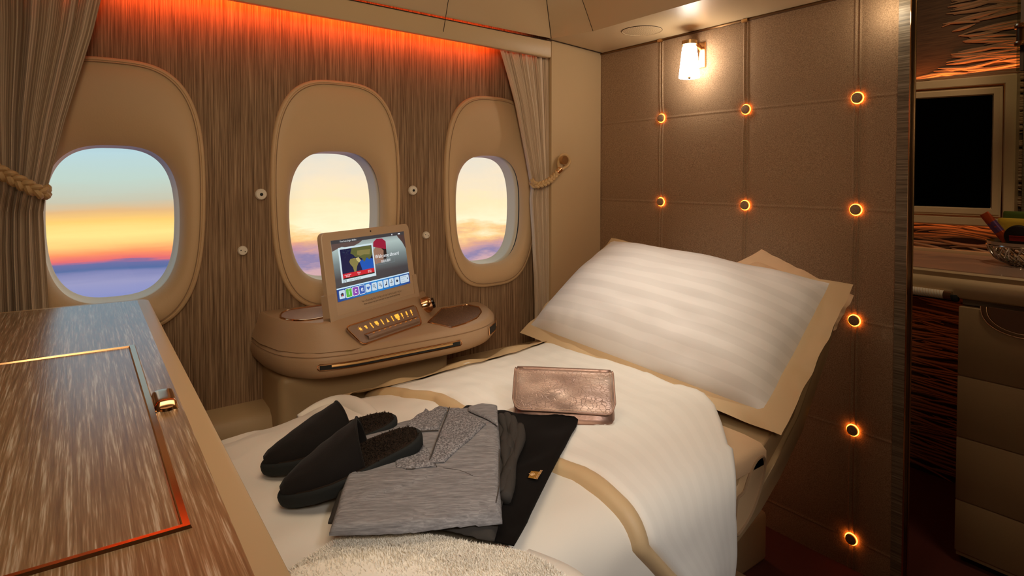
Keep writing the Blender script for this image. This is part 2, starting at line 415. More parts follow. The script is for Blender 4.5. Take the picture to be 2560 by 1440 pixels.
b = B(); b.tube([A0+V(0, -.0045, .003), A1+V(0, -.0045, .003)], .0016, 5); b.tube([V1+V(0, -.001, 0), U3+V(0, -.001, 0)], .0013, 5); b.tube([V2, U4], .0013, 5); b.tube([V1+V(0, .012, -.001), V(WX, 1.618, 1.530)], .002, 5)
for px in (1119,):
    a = P(1113, 50, 'Y', 1.53); c = P(1121, 0, 'Y', 1.505); d = (c-a); b.tube([a-d*.6, a+d*3], .001, 5)
obj('panel_seam', b, M['seam'], ce)
# closing shell of the compartment
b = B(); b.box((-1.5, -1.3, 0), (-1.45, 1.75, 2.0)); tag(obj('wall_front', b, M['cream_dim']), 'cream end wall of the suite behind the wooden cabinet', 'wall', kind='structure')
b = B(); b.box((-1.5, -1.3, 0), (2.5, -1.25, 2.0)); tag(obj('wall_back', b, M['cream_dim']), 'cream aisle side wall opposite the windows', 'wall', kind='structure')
# relief wall beyond the partition
XR = 2.40
b = B(); b.box((XR, -1.25, 0), (XR+.05, 1.70, 2.0))
wa = tag(obj('wall_aisle', b, M['reliefwall']), 'brown wall with raised reed pattern around the dark screen', 'wall', kind='structure')
b = B(); rnd = random.Random(3)
def plainzone(y, z):
    if z < 1.40: return False
    return y > interp([(1.40, .785), (1.43, .745), (1.46, .717), (1.50, .692), (1.535, .700), (1.552, .742), (1.60, .732), (1.66, .715), (1.72, .735)], z)
for k in range(800):
    z0 = rnd.uniform(.02, 1.78); y0 = rnd.uniform(.42, .98); L = rnd.uniform(.14, .34); sl_ = rnd.uniform(-.10, .14); cv = rnd.uniform(-.3, .3)
    pts = []
    for q in range(11):
        f = q/10; y = y0-L/2+L*f; z = z0+sl_*L*(f-.5)+cv*L*((f-.5)**2)
        if plainzone(y, z) or y < .40: continue
        pts.append(V(XR-.003, y, z))
    if len(pts) > 4: b.tube(pts, lambda f: .0014+.0048*math.sin(PI*min(1, max(0, f))), 6)
obj('reed_pattern', b, M['relief'], wa)
# baseboard ledges
b = B(); pr = lambda x: [V(x, 1.66, .0), V(x, 1.535, .0), V(x, 1.530, .30), V(x, 1.538, .40), V(x, 1.552, .436), V(x, 1.572, .450), V(x, 1.66, .456)]
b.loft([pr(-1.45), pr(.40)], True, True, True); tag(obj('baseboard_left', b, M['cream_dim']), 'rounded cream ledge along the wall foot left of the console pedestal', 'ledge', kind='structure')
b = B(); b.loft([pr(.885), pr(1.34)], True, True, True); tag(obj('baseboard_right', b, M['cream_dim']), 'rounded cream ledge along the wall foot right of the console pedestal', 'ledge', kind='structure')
# ================================================================== WALL FITTINGS
ym = Matrix.Rotation(PI/2, 4, 'X')        # local +z -> world -y
def wall_stud(px, py, r, holes, label):
    c = P(px, py, 'Y', WY-.006); t = thing('wall_stud', (c.x, WY, c.z-r), label, 'wall stud', 'round white studs on the window wall')
    m = Matrix.Translation(V(c.x, WY, c.z)) @ ym
    b = B(); b.lathe([(r*.95, -.001), (r, .003), (r*.95, .007), (r*.8, .0095), (r*.01, .0098)], m, 24); obj('cap', b, M['white'], t)
    for hx, hz, hr in holes:
        b = B(); b.lathe([(hr, .0090), (hr, .0104), (hr*.05, .0104)], Matrix.Translation(V(hx, 0, hz)) @ m, 12); obj('hole', b, M['black'], t)
    return t
wall_stud(653, 486, .0152, [(0, 0, .0042)], 'larger white round stud with dark hole, left of the middle window')
wall_stud(1033, 476, .0150, [(0, 0, .0040)], 'larger white round stud with dark hole, right of the middle window')
wall_stud(607, 627, .0125, [(-.005, .002, .0013), (.005, -.002, .0013)], 'small flat white stud low on the wall left of the middle window')
wall_stud(1066, 588, .0120, [(-.005, .002, .0013), (.005, -.002, .0013)], 'small flat white stud low on the wall right of the tablet')
# buttons with glowing rings
xm = Matrix.Rotation(-PI/2, 4, 'Y')       # local +z -> world -x
bl = {(0, 0): 'glowing button in the upper row, nearest the window corner below the lamp', (0, 1): 'glowing button in the upper row on the middle seam',
      (0, 2): 'glowing button in the upper row nearest the door post', (1, 0): 'glowing button in the second row nearest the window corner',
      (1, 1): 'glowing button in the second row on the middle seam', (1, 2): 'glowing button in the second row nearest the door post',
      (2, 2): 'glowing button just right of the pillow corner', (3, 2): 'glowing button below the pillow corner, second from the bottom', (4, 2): 'lowest glowing button on the padded wall near the floor'}
for (rw, cl), lab in bl.items():
    y, z = seamsY[cl], rowsZ[rw]; x = padx(y+.02, z+.02); r = .0135
    t = thing('button_light', (x, y, z-r), lab, 'wall button', 'orange ringed buttons on the padded wall')
    m = Matrix.Translation(V(x-.003, y, z)) @ xm
    b = B(); b.lathe([(r*.7, -.006), (r*.97, .001), (r, .004), (r*.9, .0065), (r*.5, .0078), (.0003, .008)], m, 28); obj('cap', b, M['padded'], t)
    b = B(); b.tube([m @ V((r+.0012)*math.cos(2*PI*k/32), (r+.0012)*math.sin(2*PI*k/32), -.001) for k in range(32)], .0013, 6, True); obj('light_ring', b, M['ring'], t)
# wall lamp
c0 = P(1757, 135, 'X', WX-.012); yl, zl = 1.163, 1.452
t = thing('wall_lamp', (WX-.01, yl, 1.39), 'lit white tapered glass wall lamp on a gold backplate', 'lamp')
b = B(); b.box((WX-.010, yl-.012, 1.405), (WX+.010, yl+.048, 1.487), .002); obj('backplate', b, M['gold'], t)
b = B(); b.box((WX-.055, yl+.012, 1.472), (WX-.005, yl+.040, 1.490), .003); obj('arm', b, M['goldb'], t)
lc = V(WX-.062, yl+.010, 0)
lp0, lp1 = P(1725, 110, 'X', WX-.062), P(1722, 195, 'X', WX-.062); lc.y = (lp0.y+lp1.y)/2
ht = lp0.z-lp1.z
b = B(); b.lathe([(.0003, ht), (.012, ht*.995), (.0185, ht*.965), (.0225, ht*.90), (.0238, ht*.8), (.0295, ht*.3), (.0325, .006), (.0330, .002), (.0320, 0), (.029, .001), (.027, .006), (.0003, .007)], Matrix.Translation(V(lc.x, lc.y, lp1.z)), 36, False); obj('lamp_shade', b, M['shade'], t)
b = B(); b.lathe([(.0003, .007), (.0045, .004), (.005, 0), (.003, -.004), (.0003, -.0045)], Matrix.Translation(V(lc.x, lc.y, lp1.z+.001)), 14, False); obj('finial', b, M['bronze'], t)
b = B(); b.lathe([(.024, 0), (.024, .012), (.010, .014), (.0003, .0145)], Matrix.Translation(V(lc.x, lc.y, lp0.z-.002)), 20); obj('shade_holder', b, M['goldb'], t)
# ceiling speaker
t = thing('ceiling_speaker', (1.497, 1.296, 1.53), 'round flush speaker grille in the ceiling beside the wall lamp', 'speaker')
b = B(); b.lathe([(.0655, .002), (.0655, -.0012), (.0635, -.0018), (.0625, -.0008), (.0003, -.0008)], Matrix.Translation(V(1.497, 1.296, 1.531)), 48, False); obj('grille_plate', b, M['cream'], t)
b = B()
for k in range(1, 11):
    n = 6*k
    for q in range(n):
        a = 2*PI*q/n+.1*k; x, y = 1.497+.0058*k*math.cos(a), 1.296+.0058*k*math.sin(a)
        b.poly([V(x+.0011*math.cos(PI*w/3), y+.0011*math.sin(PI*w/3), 1.5298) for w in range(6)])
b.tube([V(1.497+.0655*math.cos(2*PI*k/48), 1.296+.0655*math.sin(2*PI*k/48), 1.5300) for k in range(48)], .0009, 4, True); obj('grille_pattern', b, M['seam'], t)
# ================================================================== CURTAINS
def curtain(xl, xr, z0, z1, n, y0, amp, label):
    b = B(); NU, NV = n*14+1, 70
    def f(u, v):
        z = lerp(z0, z1, v); L, R = interp(xl, -z), interp(xr, -z); w = R-L
        a = 2*PI*n*u + .9*math.sin(u*23+z*2.1)+.5*math.sin(u*61-z*3)
        k = amp*(.55+.45*min(1, w/.3))*(.75+.35*math.sin(u*37))
        x = L+w*(u+.35/n/2/PI*math.sin(2*a+1)*1.4)
        y = y0-k*math.sin(a)-.004*nz(u*9, z*4, 0)
        return V(x, y, z)
    b.grid(f, NU, NV)
    return b
zc = lambda pts: [(-p.z, p.x) for p in pts]
tl = thing('curtain', (-.15, 1.59, .46), 'large gathered beige curtain on the left covering part of the first window', 'curtain')
b = curtain([(-1.5, -.42), (-1.02, -.235), (-.9, -.255), (-.46, -.27)], [(-1.52, .055), (-1.437, .044), (-1.365, .029), (-1.17, -.022), (-1.015, -.056), (-.97, -.062), (-.90, -.060), (-.77, -.056), (-.46, -.045)], 1.53, .462, 15, 1.592, .020, '')
obj('cloth', b, M['curtain'], tl, 180, recalc=False)
tr = thing('curtain', (1.3, 1.59, .46), 'narrow gathered cream curtain on the right beside the smallest window', 'curtain')
b = curtain([(-1.53, 1.112), (-1.4754, 1.126), (-1.296, 1.192), (-1.1075, 1.2438), (-1.01, 1.268), (-.969, 1.262), (-.829, 1.276), (-.61, 1.289), (-.46, 1.292)], [(-1.53, 1.340), (-1.0, 1.346), (-.46, 1.349)], 1.53, .462, 10, 1.592, .018, '')
obj('cloth', b, M['curtain'], tr, 180, recalc=False)
def braid(path, w, pitch, name, parent, r=None):
    path = smooth(path, 140); L = sum((q-p).length for p, q in zip(path, path[1:])); b = B(); r = r or w*.27
    for k in range(3):
        pts = []
        for i, p in enumerate(path):
            tn = (path[min(i+1, 139)]-path[max(i-1, 0)]).normalized(); up = V(0, 0, 1); side = tn.cross(up)
            if side.length < .1: side = V(1, 0, 0)
            side.normalize(); u2 = side.cross(tn).normalized()
            ph = 2*PI*(L*i/139/pitch)+k*2*PI/3
            pts.append(p+u2*(w*.36*math.sin(ph))+side*(w*.22*math.sin(2*ph)))
        b.tube(pts, r, 7)
    return obj(name, b, M['rope'], parent)
t = thing('curtain_tieback', P(1395, 432, 'Y', 1.56), 'braided cream rope tying the right curtain to a gold knob', 'tieback')
pth = [P(1331, 447, 'Y', 1.612), P(1330, 456, 'Y', 1.585), P(1338, 462, 'Y', 1.563), P(1356, 460, 'Y', 1.553), P(1378, 448, 'Y', 1.550), P(1397, 428, 'Y', 1.553)]
braid(pth, .020, .042, 'cord', t)
b = B(); b.tube([P(1392, 432, 'Y', 1.552), P(1401, 423, 'Y', 1.553)], .0098, 14); obj('ferrule', b, M['gold'], t)
k0 = P(1412, 400, 'Y', 1.545)
b = B(); b.tube(smooth([P(1398, 426, 'Y', 1.556), P(1396, 405, 'Y', 1.562), P(1403, 389, 'Y', 1.566), P(1416, 388, 'Y', 1.566), P(1424, 402, 'Y', 1.566), P(1418, 415, 'Y', 1.564), P(1402, 425, 'Y', 1.558)], 40), .0052, 8); obj('loop', b, M['rope'], t)
t = thing('tieback_hook', (k0.x, 1.58, k0.z-.015), 'round gold knob on the cream corner panel holding the rope loop', 'knob')
m = Matrix.Translation(V(k0.x, 1.590, k0.z)) @ ym
b = B(); b.lathe([(.006, 0), (.006, .030)], m, 16); obj('stem', b, M['goldb'], t)
b = B(); b.lathe([(.010, .029), (.0145, .030), (.0152, .032), (.0152, .046), (.0145, .0475), (.0003, .0478)], m, 28); obj('cap', b, M['goldb'], t)
t = thing('curtain_tieback', P(60, 460, 'Y', 1.56), 'braided tan rope cinching the large left curtain', 'tieback')
braid([P(-140, 370, 'Y', 1.552), P(-40, 410, 'Y', 1.550), P(20, 440, 'Y', 1.552), P(70, 466, 'Y', 1.556), P(100, 480, 'Y', 1.562), P(113, 482, 'Y', 1.58), P(112, 474, 'Y', 1.605)], .024, .05, 'cord', t)
# ================================================================== WOODEN CABINET IN FRONT
ZC = .7735
t = thing('side_cabinet', (-.3, .8, 0), 'limed oak cabinet with cream rim and gold framed flap at lower left', 'cabinet')
def cabring(d, z):
    return [V(.1242-d, 1.545-d, z), V(-1.0, 1.6255-d, z), V(-1.0, .03, z), V(.1118-d, .03, z)]
def fil(pts, r, k=5):
    o = []
    for i, p in enumerate(pts):
        a, c = pts[i-1]-p, pts[(i+1) % len(pts)]-p; a.normalize(); c.normalize()
        for q in range(k+1):
            f = q/k; o.append((p+a*r).lerp(p, f).lerp(p.lerp(p+c*r, f), f))
    return o
b = B(); b.loft([fil(cabring(.004, ZC-.10), .018), fil(cabring(.0, ZC-.095), .02), fil(cabring(0, ZC-.006), .02), fil(cabring(.002, ZC-.0015), .02), fil(cabring(.006, ZC), .02)], True, True, True); obj('top_rim', b, M['cream'], t, 30)
b = B(); b.prism(fil([V(.1009, 1.5268, ZC+.0006), V(-.99, 1.602, ZC+.0006), V(-.99, .04, ZC+.0006), V(.0895, .04, ZC+.0006)], .003), (0, 0, -.004)); obj('veneer_top', b, M['wood'], t)
fx0, fx1, fy0, fy1 = -.80, .0600, .512, 1.1135
def cq(x, y): return V(x+(y-.51)*.006, y+(.0635-x)*(-.06), ZC+.0008)
b = B()
g_out = [V(.0650, .5060, 0), V(.0675, 1.1120, 0), V(-.86, 1.150, 0), V(-.86, .552, 0)]
def gring(d, z): 
    a = [g_out[0]+V(-d, d*.8, 0), g_out[1]+V(-d*1.4, -d, 0), g_out[2]+V(d, -d, 0), g_out[3]+V(d, d, 0)]
    return [V(p.x, p.y, ZC+z) for p in a]
b.loft([gring(-.002, .0007), gring(-.0008, .0032), gring(.0040, .0034), gring(.0050, .0010)]); obj('flap_trim', b, M['gold'], t, 20)
b = B(); b.poly([V(.0585, .514, ZC+.0011), V(.0660, .514, ZC+.0013), V(.0690, 1.105, ZC+.0013), V(.0615, 1.105, ZC+.0011)]); obj('flap_side_strip', b, M['goldb'], t)
b = B(); b.poly(list(gring(.0052, .0011))); obj('flap', b, M['wood'], t)
# latch
L0 = V(.0796, .8105, ZC); dv_ = V(.02, 1, 0).normalized()
m = frame_mat(L0, V(dv_.y, -dv_.x, 0), dv_)
lt = B(); W2, H2 = .0125, .030
rows = []
for j in range(13):
    v = j/12*2-1; row = []
    for i in range(13):
        u = i/12*2-1; x = W2*math.copysign(1-(1-abs(u))**1.0, u); e = (1-abs(u)**4)*(1-abs(v)**8)
        row.append(m @ V(x, H2*v, .0012+.0095*max(0, e)**.5))
    rows.append(row)
lt.quad_grid(rows, 13, 13); obj('latch', lt, M['gold'], t, 60)
b = B(); b.lathe([(.0006, .004), (.007, .004), (.0078, .001)], Matrix.Translation(m @ V(0, -H2+.003, 0)), 20, False); obj('latch_ring', b, M['bronze'], t)
b = B(); b.box((-1.0, .06, 0), (-.42, 1.50, ZC-.10)); obj('carcass', b, M['cream_dim'], t)
# ================================================================== WINDOW CONSOLE
t = thing('side_console', (.7, 1.5, 0), 'taupe leather console shelf under the windows carrying the tablet', 'console')
so = [V(.358, 1.638, 0), V(.360, 1.56, 0), V(.376, 1.475, 0), V(.402, 1.425, 0), V(.45, 1.382, 0), V(.52, 1.363, 0), V(.60, 1.360, 0), V(.70, 1.360, 0), V(.80, 1.360, 0), V(.87, 1.366, 0), V(.935, 1.386, 0), V(.995, 1.428, 0), V(1.045, 1.497, 0), V(1.073, 1.56, 0), V(1.088, 1.638, 0)]
so = smooth(so, 80)
cen = V(.72, 1.60, 0)
def srg(d, z):
    o = []
    for i, p in enumerate(so):
        tn = so[min(i+1, 79)]-so[max(i-1, 0)]; n = V(-tn.y, tn.x, 0).normalized()
        q = p+n*d; q.y = min(q.y, 1.638); o.append(V(q.x, q.y, z))
    return o+[V(so[-1].x-d, 1.638, z), V(so[0].x+d, 1.638, z)]
ZS = .63
b = B(); b.loft([srg(.12, .548), srg(.075, .549), srg(.035, .555), srg(.015, .564), srg(.004, .577), srg(0, .592), srg(.001, .607), srg(.004, .617), srg(.006, .6185), srg(.008, .622), srg(.014, ZS-.002), srg(.022, ZS)], True, True, True)
obj('shelf', b, M['taupe'], t, 50)
wb = [V(.362, 1.638, 0), V(.364, 1.56, 0), V(.384, 1.472, 0), V(.414, 1.425, 0), V(.458, 1.389, 0), V(.528, 1.369, 0), V(.558, 1.376, 0), V(.80, 1.484, 0), V(.815, 1.498, 0), V(.900, 1.638, 0)]
wt = [V(.384, 1.638, 0), V(.386, 1.58, 0), V(.40, 1.51, 0), V(.42, 1.467, 0), V(.452, 1.433, 0), V(.488, 1.416, 0), V(.515, 1.424, 0), V(.80, 1.567, 0), V(.812, 1.577, 0), V(.870, 1.638, 0)]
def wr_(f, z, d=0): return [V(*(a.lerp(c, f)).xy, z)+(cen-a).normalized()*d for a, c in zip(wb, wt)]
b = B(); b.loft([wr_(-.06, ZS-.004), wr_(.03, ZS+.002), wr_(.5, .661), wr_(.9, .685), wr_(1., .6895, .002), wr_(1, .690, .008)], True, True, True); obj('raised_block', b, M['taupe'], t, 35)
b = B(); b.tube(srg(.0035, .6165)[:80], .0014, 5); obj('stitch_seam', b, M['stitch'], t)
# left tray
TL = [V(.408, 1.535, 0), V(.420, 1.490, 0), V(.440, 1.468, 0), V(.475, 1.462, 0), V(.520, 1.480, 0), V(.60, 1.53, 0), V(.62, 1.60, 0), V(.52, 1.61, 0), V(.44, 1.60, 0)]
tlp = smooth(TL, 48, True)
b = B(); b.poly([V(p.x, p.y, .6905) for p in tlp]); obj('tray_insert', b, plain('lilac_tray', (176, 152, 148), .3, coat=.3), t)
b = B(); b.tube([V(p.x, p.y, .691) for p in tlp], .0028, 7, True); obj('tray_rim', b, M['gold'], t)
# right tray
TR = [P(1070, 806, 'Z', ZS+.001), P(1100, 812, 'Z', ZS+.001), P(1130, 819, 'Z', ZS+.001), P(1165, 808, 'Z', ZS+.001), P(1192, 795, 'Z', ZS+.001), P(1204, 779, 'Z', ZS+.001), P(1197, 768, 'Z', ZS+.001), V(1.015, 1.610, ZS+.001), V(.92, 1.610, ZS+.001)]
trp = resample(TR, 60, True)
b = B(); b.poly([V(p.x, p.y, ZS+.0008) for p in trp]); obj('tray_insert', b, streaks('woven_tray', [(.3, (78, 52, 36)), (.6, (112, 80, 58)), (.8, (140, 104, 80))], (500, 60, 60), .4, 2, .3, .4, rot=(0, 0, .6)), t)
b = B(); b.tube([V(p.x, p.y, ZS+.0012) for p in trp], .0022, 6, True); obj('tray_rim', b, M['gold'], t)
# control panel on the slope
q00, q10, q01, q11 = V(.559, 1.375, .630), V(.774, 1.471, .630), V(.522, 1.396, .6755), V(.777, 1.519, .6755)
pn = (q10-q00).cross(q01-q00).normalized()
if pn.y > 0: pn = -pn
def cp(u, v, h=.0): return q00.lerp(q10, u).lerp(q01.lerp(q11, u), v)+pn*h
def cp_round(mu, mv, h):
    o = []
    for cx, cy, a0 in ((1-mu, 1-mv, 0), (mu, 1-mv, 90), (mu, mv, 180), (1-mu, mv, 270)):
        for i in range(5):
            a = math.radians(a0+22.5*i); o.append(cp(cx+mu*math.cos(a), cy+mv*math.sin(a), h))
    return o
b = B(); b.loft([cp_round(.05, .2, -.004), cp_round(.05, .2, .003)], True, False, True); obj('control_plate', b, M['mauve'], t)
b = B(); b.tube(cp_round(.05, .2, .0035), .0020, 7, True); obj('control_rim', b, M['gold'], t)
b = B(); rows = []
for j in range(9):
    a = PI*j/8; rows.append([cp(u, .10+.30*j/8, .003+.007*math.sin(a)) for u in [.12+.84*i/20 for i in range(21)]])
b.quad_grid(rows, 21, 9); obj('control_roller', b, M['mauve'], t)
b = B(); b.tube([cp(.12, .41, .0042), cp(.35, .41, .0042)], .0012, 6); b.tube([cp(.36, .41, .0042), cp(.96, .41, .0042)], .0009, 6); obj('roller_trim', b, M['gold'], t)
def icon(b, u, v, kind):
    su, sv = 1/.26, 1/.05
    def pt(x, y): return cp(u+x*su, v+y*sv, .0042)
    def disc(x, y, r, n=10): b.poly([pt(x+r*math.cos(2*PI*k/n), y+r*math.sin(2*PI*k/n)) for k in range(n)])
    def rect(x0, y0, x1, y1): b.poly([pt(x0, y0), pt(x1, y0), pt(x1, y1), pt(x0, y1)])
    if kind == 'sun':
        disc(0, 0, .0036)
        for k in range(8):
            a = 2*PI*k/8; c, s = math.cos(a), math.sin(a); b.poly([pt(.0046*c-.0006*s, .0046*s+.0006*c), pt(.0046*c+.0006*s, .0046*s-.0006*c), pt(.0068*c, .0068*s)])
    elif kind == 'lamp': rect(-.004, .001, .004, .004); disc(0, -.001, .003)
    elif kind == 'updown': b.poly([pt(-.003, .003), pt(.003, .003), pt(0, .008)]); disc(0, 0, .0024); b.poly([pt(-.003, -.003), pt(0, -.008), pt(.003, -.003)])
    elif kind == 'screen': rect(-.0055, -.002, .0055, .006); rect(-.003, -.005, .003, -.003)
    elif kind == 'tri': b.poly([pt(-.004, -.005), pt(.004, -.005), pt(0, .006)])
    elif kind == 'seat': rect(-.008, -.003, .008, .007); rect(-.004, -.008, .005, -.0035)
    elif kind == 'bulb': rect(-.0025, -.003, .0025, .0065); disc(0, -.0065, .0015)
kinds = ['sun', 'lamp', 'updown', 'screen', 'updown', 'tri', 'updown', 'seat', 'bulb', 'bulb', 'bulb']
for k, kd in enumerate(kinds):
    b = B(); icon(b, .13+.80*k/10.4+(0.0), .70, kd); obj('icon', b, M['led'], t)
for k in range(9):
    b = B(); u = .20+.085*k; b.poly([cp(u, .30, .0100), cp(u+.035, .32, .0101), cp(u+.04, .36, .0088), cp(u+.005, .34, .0090)]); obj('small_marking', b, emit('dim_amber', (255, 150, 50), .45), t)
# slot on the front edge
def front(x, z, d=0.):
    i = min(range(12, 68), key=lambda k: abs(so[k].x-x)); p, q = so[i-1], so[i+1]
    f = (x-p.x)/(q.x-p.x) if abs(q.x-p.x) > 1e-6 else 0; y = lerp(p.y, q.y, max(0, min(1, f)))
    return V(x, y-d, z)
xs_ = [.455+(.835-.455)*i/30 for i in range(31)]
zsl = .5925
loop = [front(x, zsl+.007, .0012) for x in xs_]+[front(.8405, zsl+.003, .001), front(.8405, zsl-.003, .001)]+[front(x, zsl-.007, .0006) for x in reversed(xs_)]+[front(.4505, zsl-.003, .001), front(.4505, zsl+.003, .001)]
b = B(); b.quad_grid([[front(x, zsl+.0062, .0014) for x in xs_], [front(x, zsl-.0062, .0014) for x in xs_]], 31, 2); obj('slot', b, M['black'], t)
b = B(); b.tube(loop, .0017, 6, True); obj('slot_rim', b, M['gold'], t)
b = B(); b.quad_grid([[front(x, zsl+.0046, .0018+.001*0) for x in xs_[2:29]], [front(x, zsl+.0012, .003) for x in xs_[2:29]], [front(x, zsl-.0005, .0022) for x in xs_[2:29]]], 27, 3); obj('slot_bar', b, plain('satin_gold', (224, 178, 118), .42, .6), t)
# small vent on the rounded right end
vent = [P(1196, 822, 'Z', .600), P(1221, 800, 'Z', .605)]
i0 = 56
ve = [so[k] for k in range(58, 67)]
b = B(); b.quad_grid([[V(p.x+.0012, p.y-.0012, .612) for p in ve], [V(p.x+.0018, p.y-.0018, .588) for p in ve]], len(ve), 2); obj('vent', b, M['black'], t)
lp = [V(p.x+.0016, p.y-.0016, .612) for p in ve]+[V(p.x+.0022, p.y-.0022, .588) for p in reversed(ve)]
b = B(); b.tube(lp, .0018, 6, True); obj('vent_rim', b, M['gold'], t)
# knob on the block's right shoulder
kc = P(1079, 758, 'Y', 1.545); kd = V(.87, -.42, .28).normalized()
m = frame_mat(kc-kd*.018, kd.cross(V(0, 0, 1)), V(0, 0, 1)); m2 = Matrix.Translation(kc-kd*.014) @ kd.to_track_quat('Z', 'Y').to_matrix().to_4x4()
b = B(); b.lathe([(.0195, -.012), (.0200, .002), (.0185, .006), (.0150, .010), (.0130, .012)], m2 @ Matrix.Scale(1.25, 4), 28); obj('knob_collar', b, M['gold'], t)
b = B(); b.lathe([(.0128, .009), (.0128, .016), (.0112, .0185), (.0003, .0188)], m2 @ Matrix.Scale(1.25, 4), 28); obj('knob_lens', b, plain('black_lens', (6, 6, 7), .08, coat=1.), t)
# pedestal
xp0, xp1 = .388, .868
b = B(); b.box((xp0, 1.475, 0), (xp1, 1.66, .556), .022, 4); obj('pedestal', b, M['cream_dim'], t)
# ================================================================== TABLET
al, ta, TW, TH = .465, .149, .360, .218
tu = V(math.cos(al), math.sin(al), 0); tnh = V(-math.sin(al), math.cos(al), 0); tv = math.cos(ta)*V(0, 0, 1)+math.sin(ta)*tnh
TO = V(.498, 1.422, .6915); TMX = frame_mat(TO, tu, tv); tn_ = tu.cross(tv)   # +z local faces the bed
def tp(x, y, h=0.): return TMX @ V(x, y, h)
t = thing('tablet', TO+tu*TW/2, 'grey framed tablet standing on the console showing a welcome screen', 'tablet')
rr = [(x+TW/2, y+TH/2) for x, y in rrect(TW, TH, .016, 6)]
rr2 = [(x+TW/2, y+TH/2) for x, y in rrect(TW-.004, TH-.004, .014, 6)]
b = B(); b.loft([[tp(x, y, -.016) for x, y in rr2], [tp(x, y, -.014) for x, y in rr], [tp(x, y, -.002) for x, y in rr], [tp(x, y, 0) for x, y in rr2]], True, True, True); obj('body', b, plain('champagne_case', (196, 168, 138), .4), t)
sx0, sx1, sy0, sy1 = .030, .3315, .040, .196
SW, SH = sx1-sx0, sy1-sy0
def sp(u, v, h): return tp(sx0+SW*u, sy0+SH*v, h)
def srect(u0, v0, u1, v1, m, name, par, h, r=0):
    b = B()
    if r:
        w, hh = (u1-u0)*SW, (v1-v0)*SH
        b.poly([tp(sx0+SW*(u0+u1)/2+x, sy0+SH*(v0+v1)/2+y, h) for x, y in rrect(w, hh, r, 4)])
    else: b.poly([sp(u0, v0, h), sp(u1, v0, h), sp(u1, v1, h), sp(u0, v1, h)])
    return obj(name, b, m, par)
def scr_bg():
    tt = NT('screen_background'); v = tt.new('ShaderNodeTexCoord'); s_ = tt.new('ShaderNodeSeparateXYZ'); tt.l.new(v.outputs['UV'], s_.inputs[0])
    c = tt.ramp(s_.outputs[1], [(0, lin((52, 48, 52))), (.35, lin((70, 66, 68))), (.6, lin((120, 132, 132))), (.85, lin((172, 190, 186))), (1, lin((130, 138, 138)))])
    tt.base((0, 0, 0, 1)); tt.l.new(c, tt.b.inputs['Emission Color']); tt.b.inputs['Emission Strength'].default_value = 1.0; tt.b.inputs['Roughness'].default_value = .2; return tt.m
b = B(); b.quad_grid([[sp(0, 0, .0006), sp(1, 0, .0006)], [sp(0, 1, .0006), sp(1, 1, .0006)]], 2, 2); scr = obj('screen', b, scr_bg(), t)
E = {}
def em(rgb, s=1.0):
    k = (rgb, s)
    if k not in E: E[k] = emit('screen_%d_%d_%d' % rgb, rgb, s)
    return E[k]
def spoly(pts, m, name, h, par=None): b = B(); b.poly([sp(u, v, h) for u, v in pts]); return obj(name, b, m, par or scr)
# picture behind the panels: brown folds of cloth, cap, face, hair
spoly([(0, 1), (.46, 1), (.34, .90), (.22, .84), (.12, .88), (.0, .82)], em((92, 74, 70)), 'cloth_picture', .0008)
spoly([(.86, 1), (1, 1), (1, .66), (.955, .80), (.90, .90)], em((78, 58, 54)), 'cloth_picture', .0008)
spoly([(.50, .48), (.64, .50), (.69, .70), (.68, .80), (.56, .80), (.50, .70)], em((150, 112, 92)), 'face_picture', .0009)
spoly([(.64, .50), (.66, .70), (.60, .80), (.70, .82), (.70, .62), (.68, .52)], em((40, 28, 26)), 'hair_picture', .0010)
spoly([(.52, .80), (.60, .76), (.70, .72), (.705, .86), (.66, .92), (.58, .93), (.53, .88)], em((150, 28, 56)), 'cap_picture', .0011)
srect(0, .94, 1, 1, em((62, 60, 62)), 'status_bar', scr, .0009)
# map card
srect(.072, .285, .515, .865, em((206, 224, 230)), 'map_card', scr, .0012)
def map_mat():
    tt = NT('map_picture'); v = tt.coord('UV', (1.0, .8, 1)); n = tt.noise(v, 4.2, 8, .62); n2 = tt.noise(v, 14, 4)
    c1 = tt.ramp(n, [(0, lin((16, 22, 56))), (.46, lin((20, 34, 78))), (.53, lin((24, 70, 140))), (.545, lin((62, 72, 40))), (.62, lin((140, 128, 70))), (.75, lin((196, 182, 120)))])
    tt.base((0, 0, 0, 1)); tt.l.new(c1, tt.b.inputs['Emission Color']); tt.b.inputs['Emission Strength'].default_value = .9; return tt.m
b = B(); b.quad_grid([[sp(.09, .42, .0014), sp(.497, .42, .0014)], [sp(.09, .835, .0014), sp(.497, .835, .0014)]], 2, 2); obj('map', b, em((20, 26, 64)), scr)
def mp(pts): return [(.09+.407*x, .42+.415*y) for x, y in pts]
land = em((132, 122, 70)); land2 = em((92, 96, 52)); sand = em((196, 180, 116)); sea = em((24, 84, 176))
spoly(mp([(.55, .42), (.62, .0), (1, .0), (1, .42), (.8, .5)]), sea, 'sea_patch', .0015)
spoly(mp([(.36, .99), (.98, .99), (1, .62), (.93, .48), (.88, .40), (.80, .52), (.74, .40), (.70, .34), (.64, .52), (.52, .60), (.44, .60), (.38, .72), (.30, .78)]), land2, 'land', .0016)
spoly(mp([(.52, .86), (.95, .84), (.90, .62), (.72, .66), (.60, .62), (.50, .70)]), land, 'land', .0017)
spoly(mp([(.28, .56), (.42, .58), (.48, .44), (.54, .40), (.46, .22), (.42, .02), (.36, .0), (.33, .22), (.26, .36), (.24, .46)]), land, 'land', .0016)
spoly(mp([(.44, .56), (.54, .58), (.60, .44), (.54, .36), (.48, .44)]), sand, 'land', .0017)
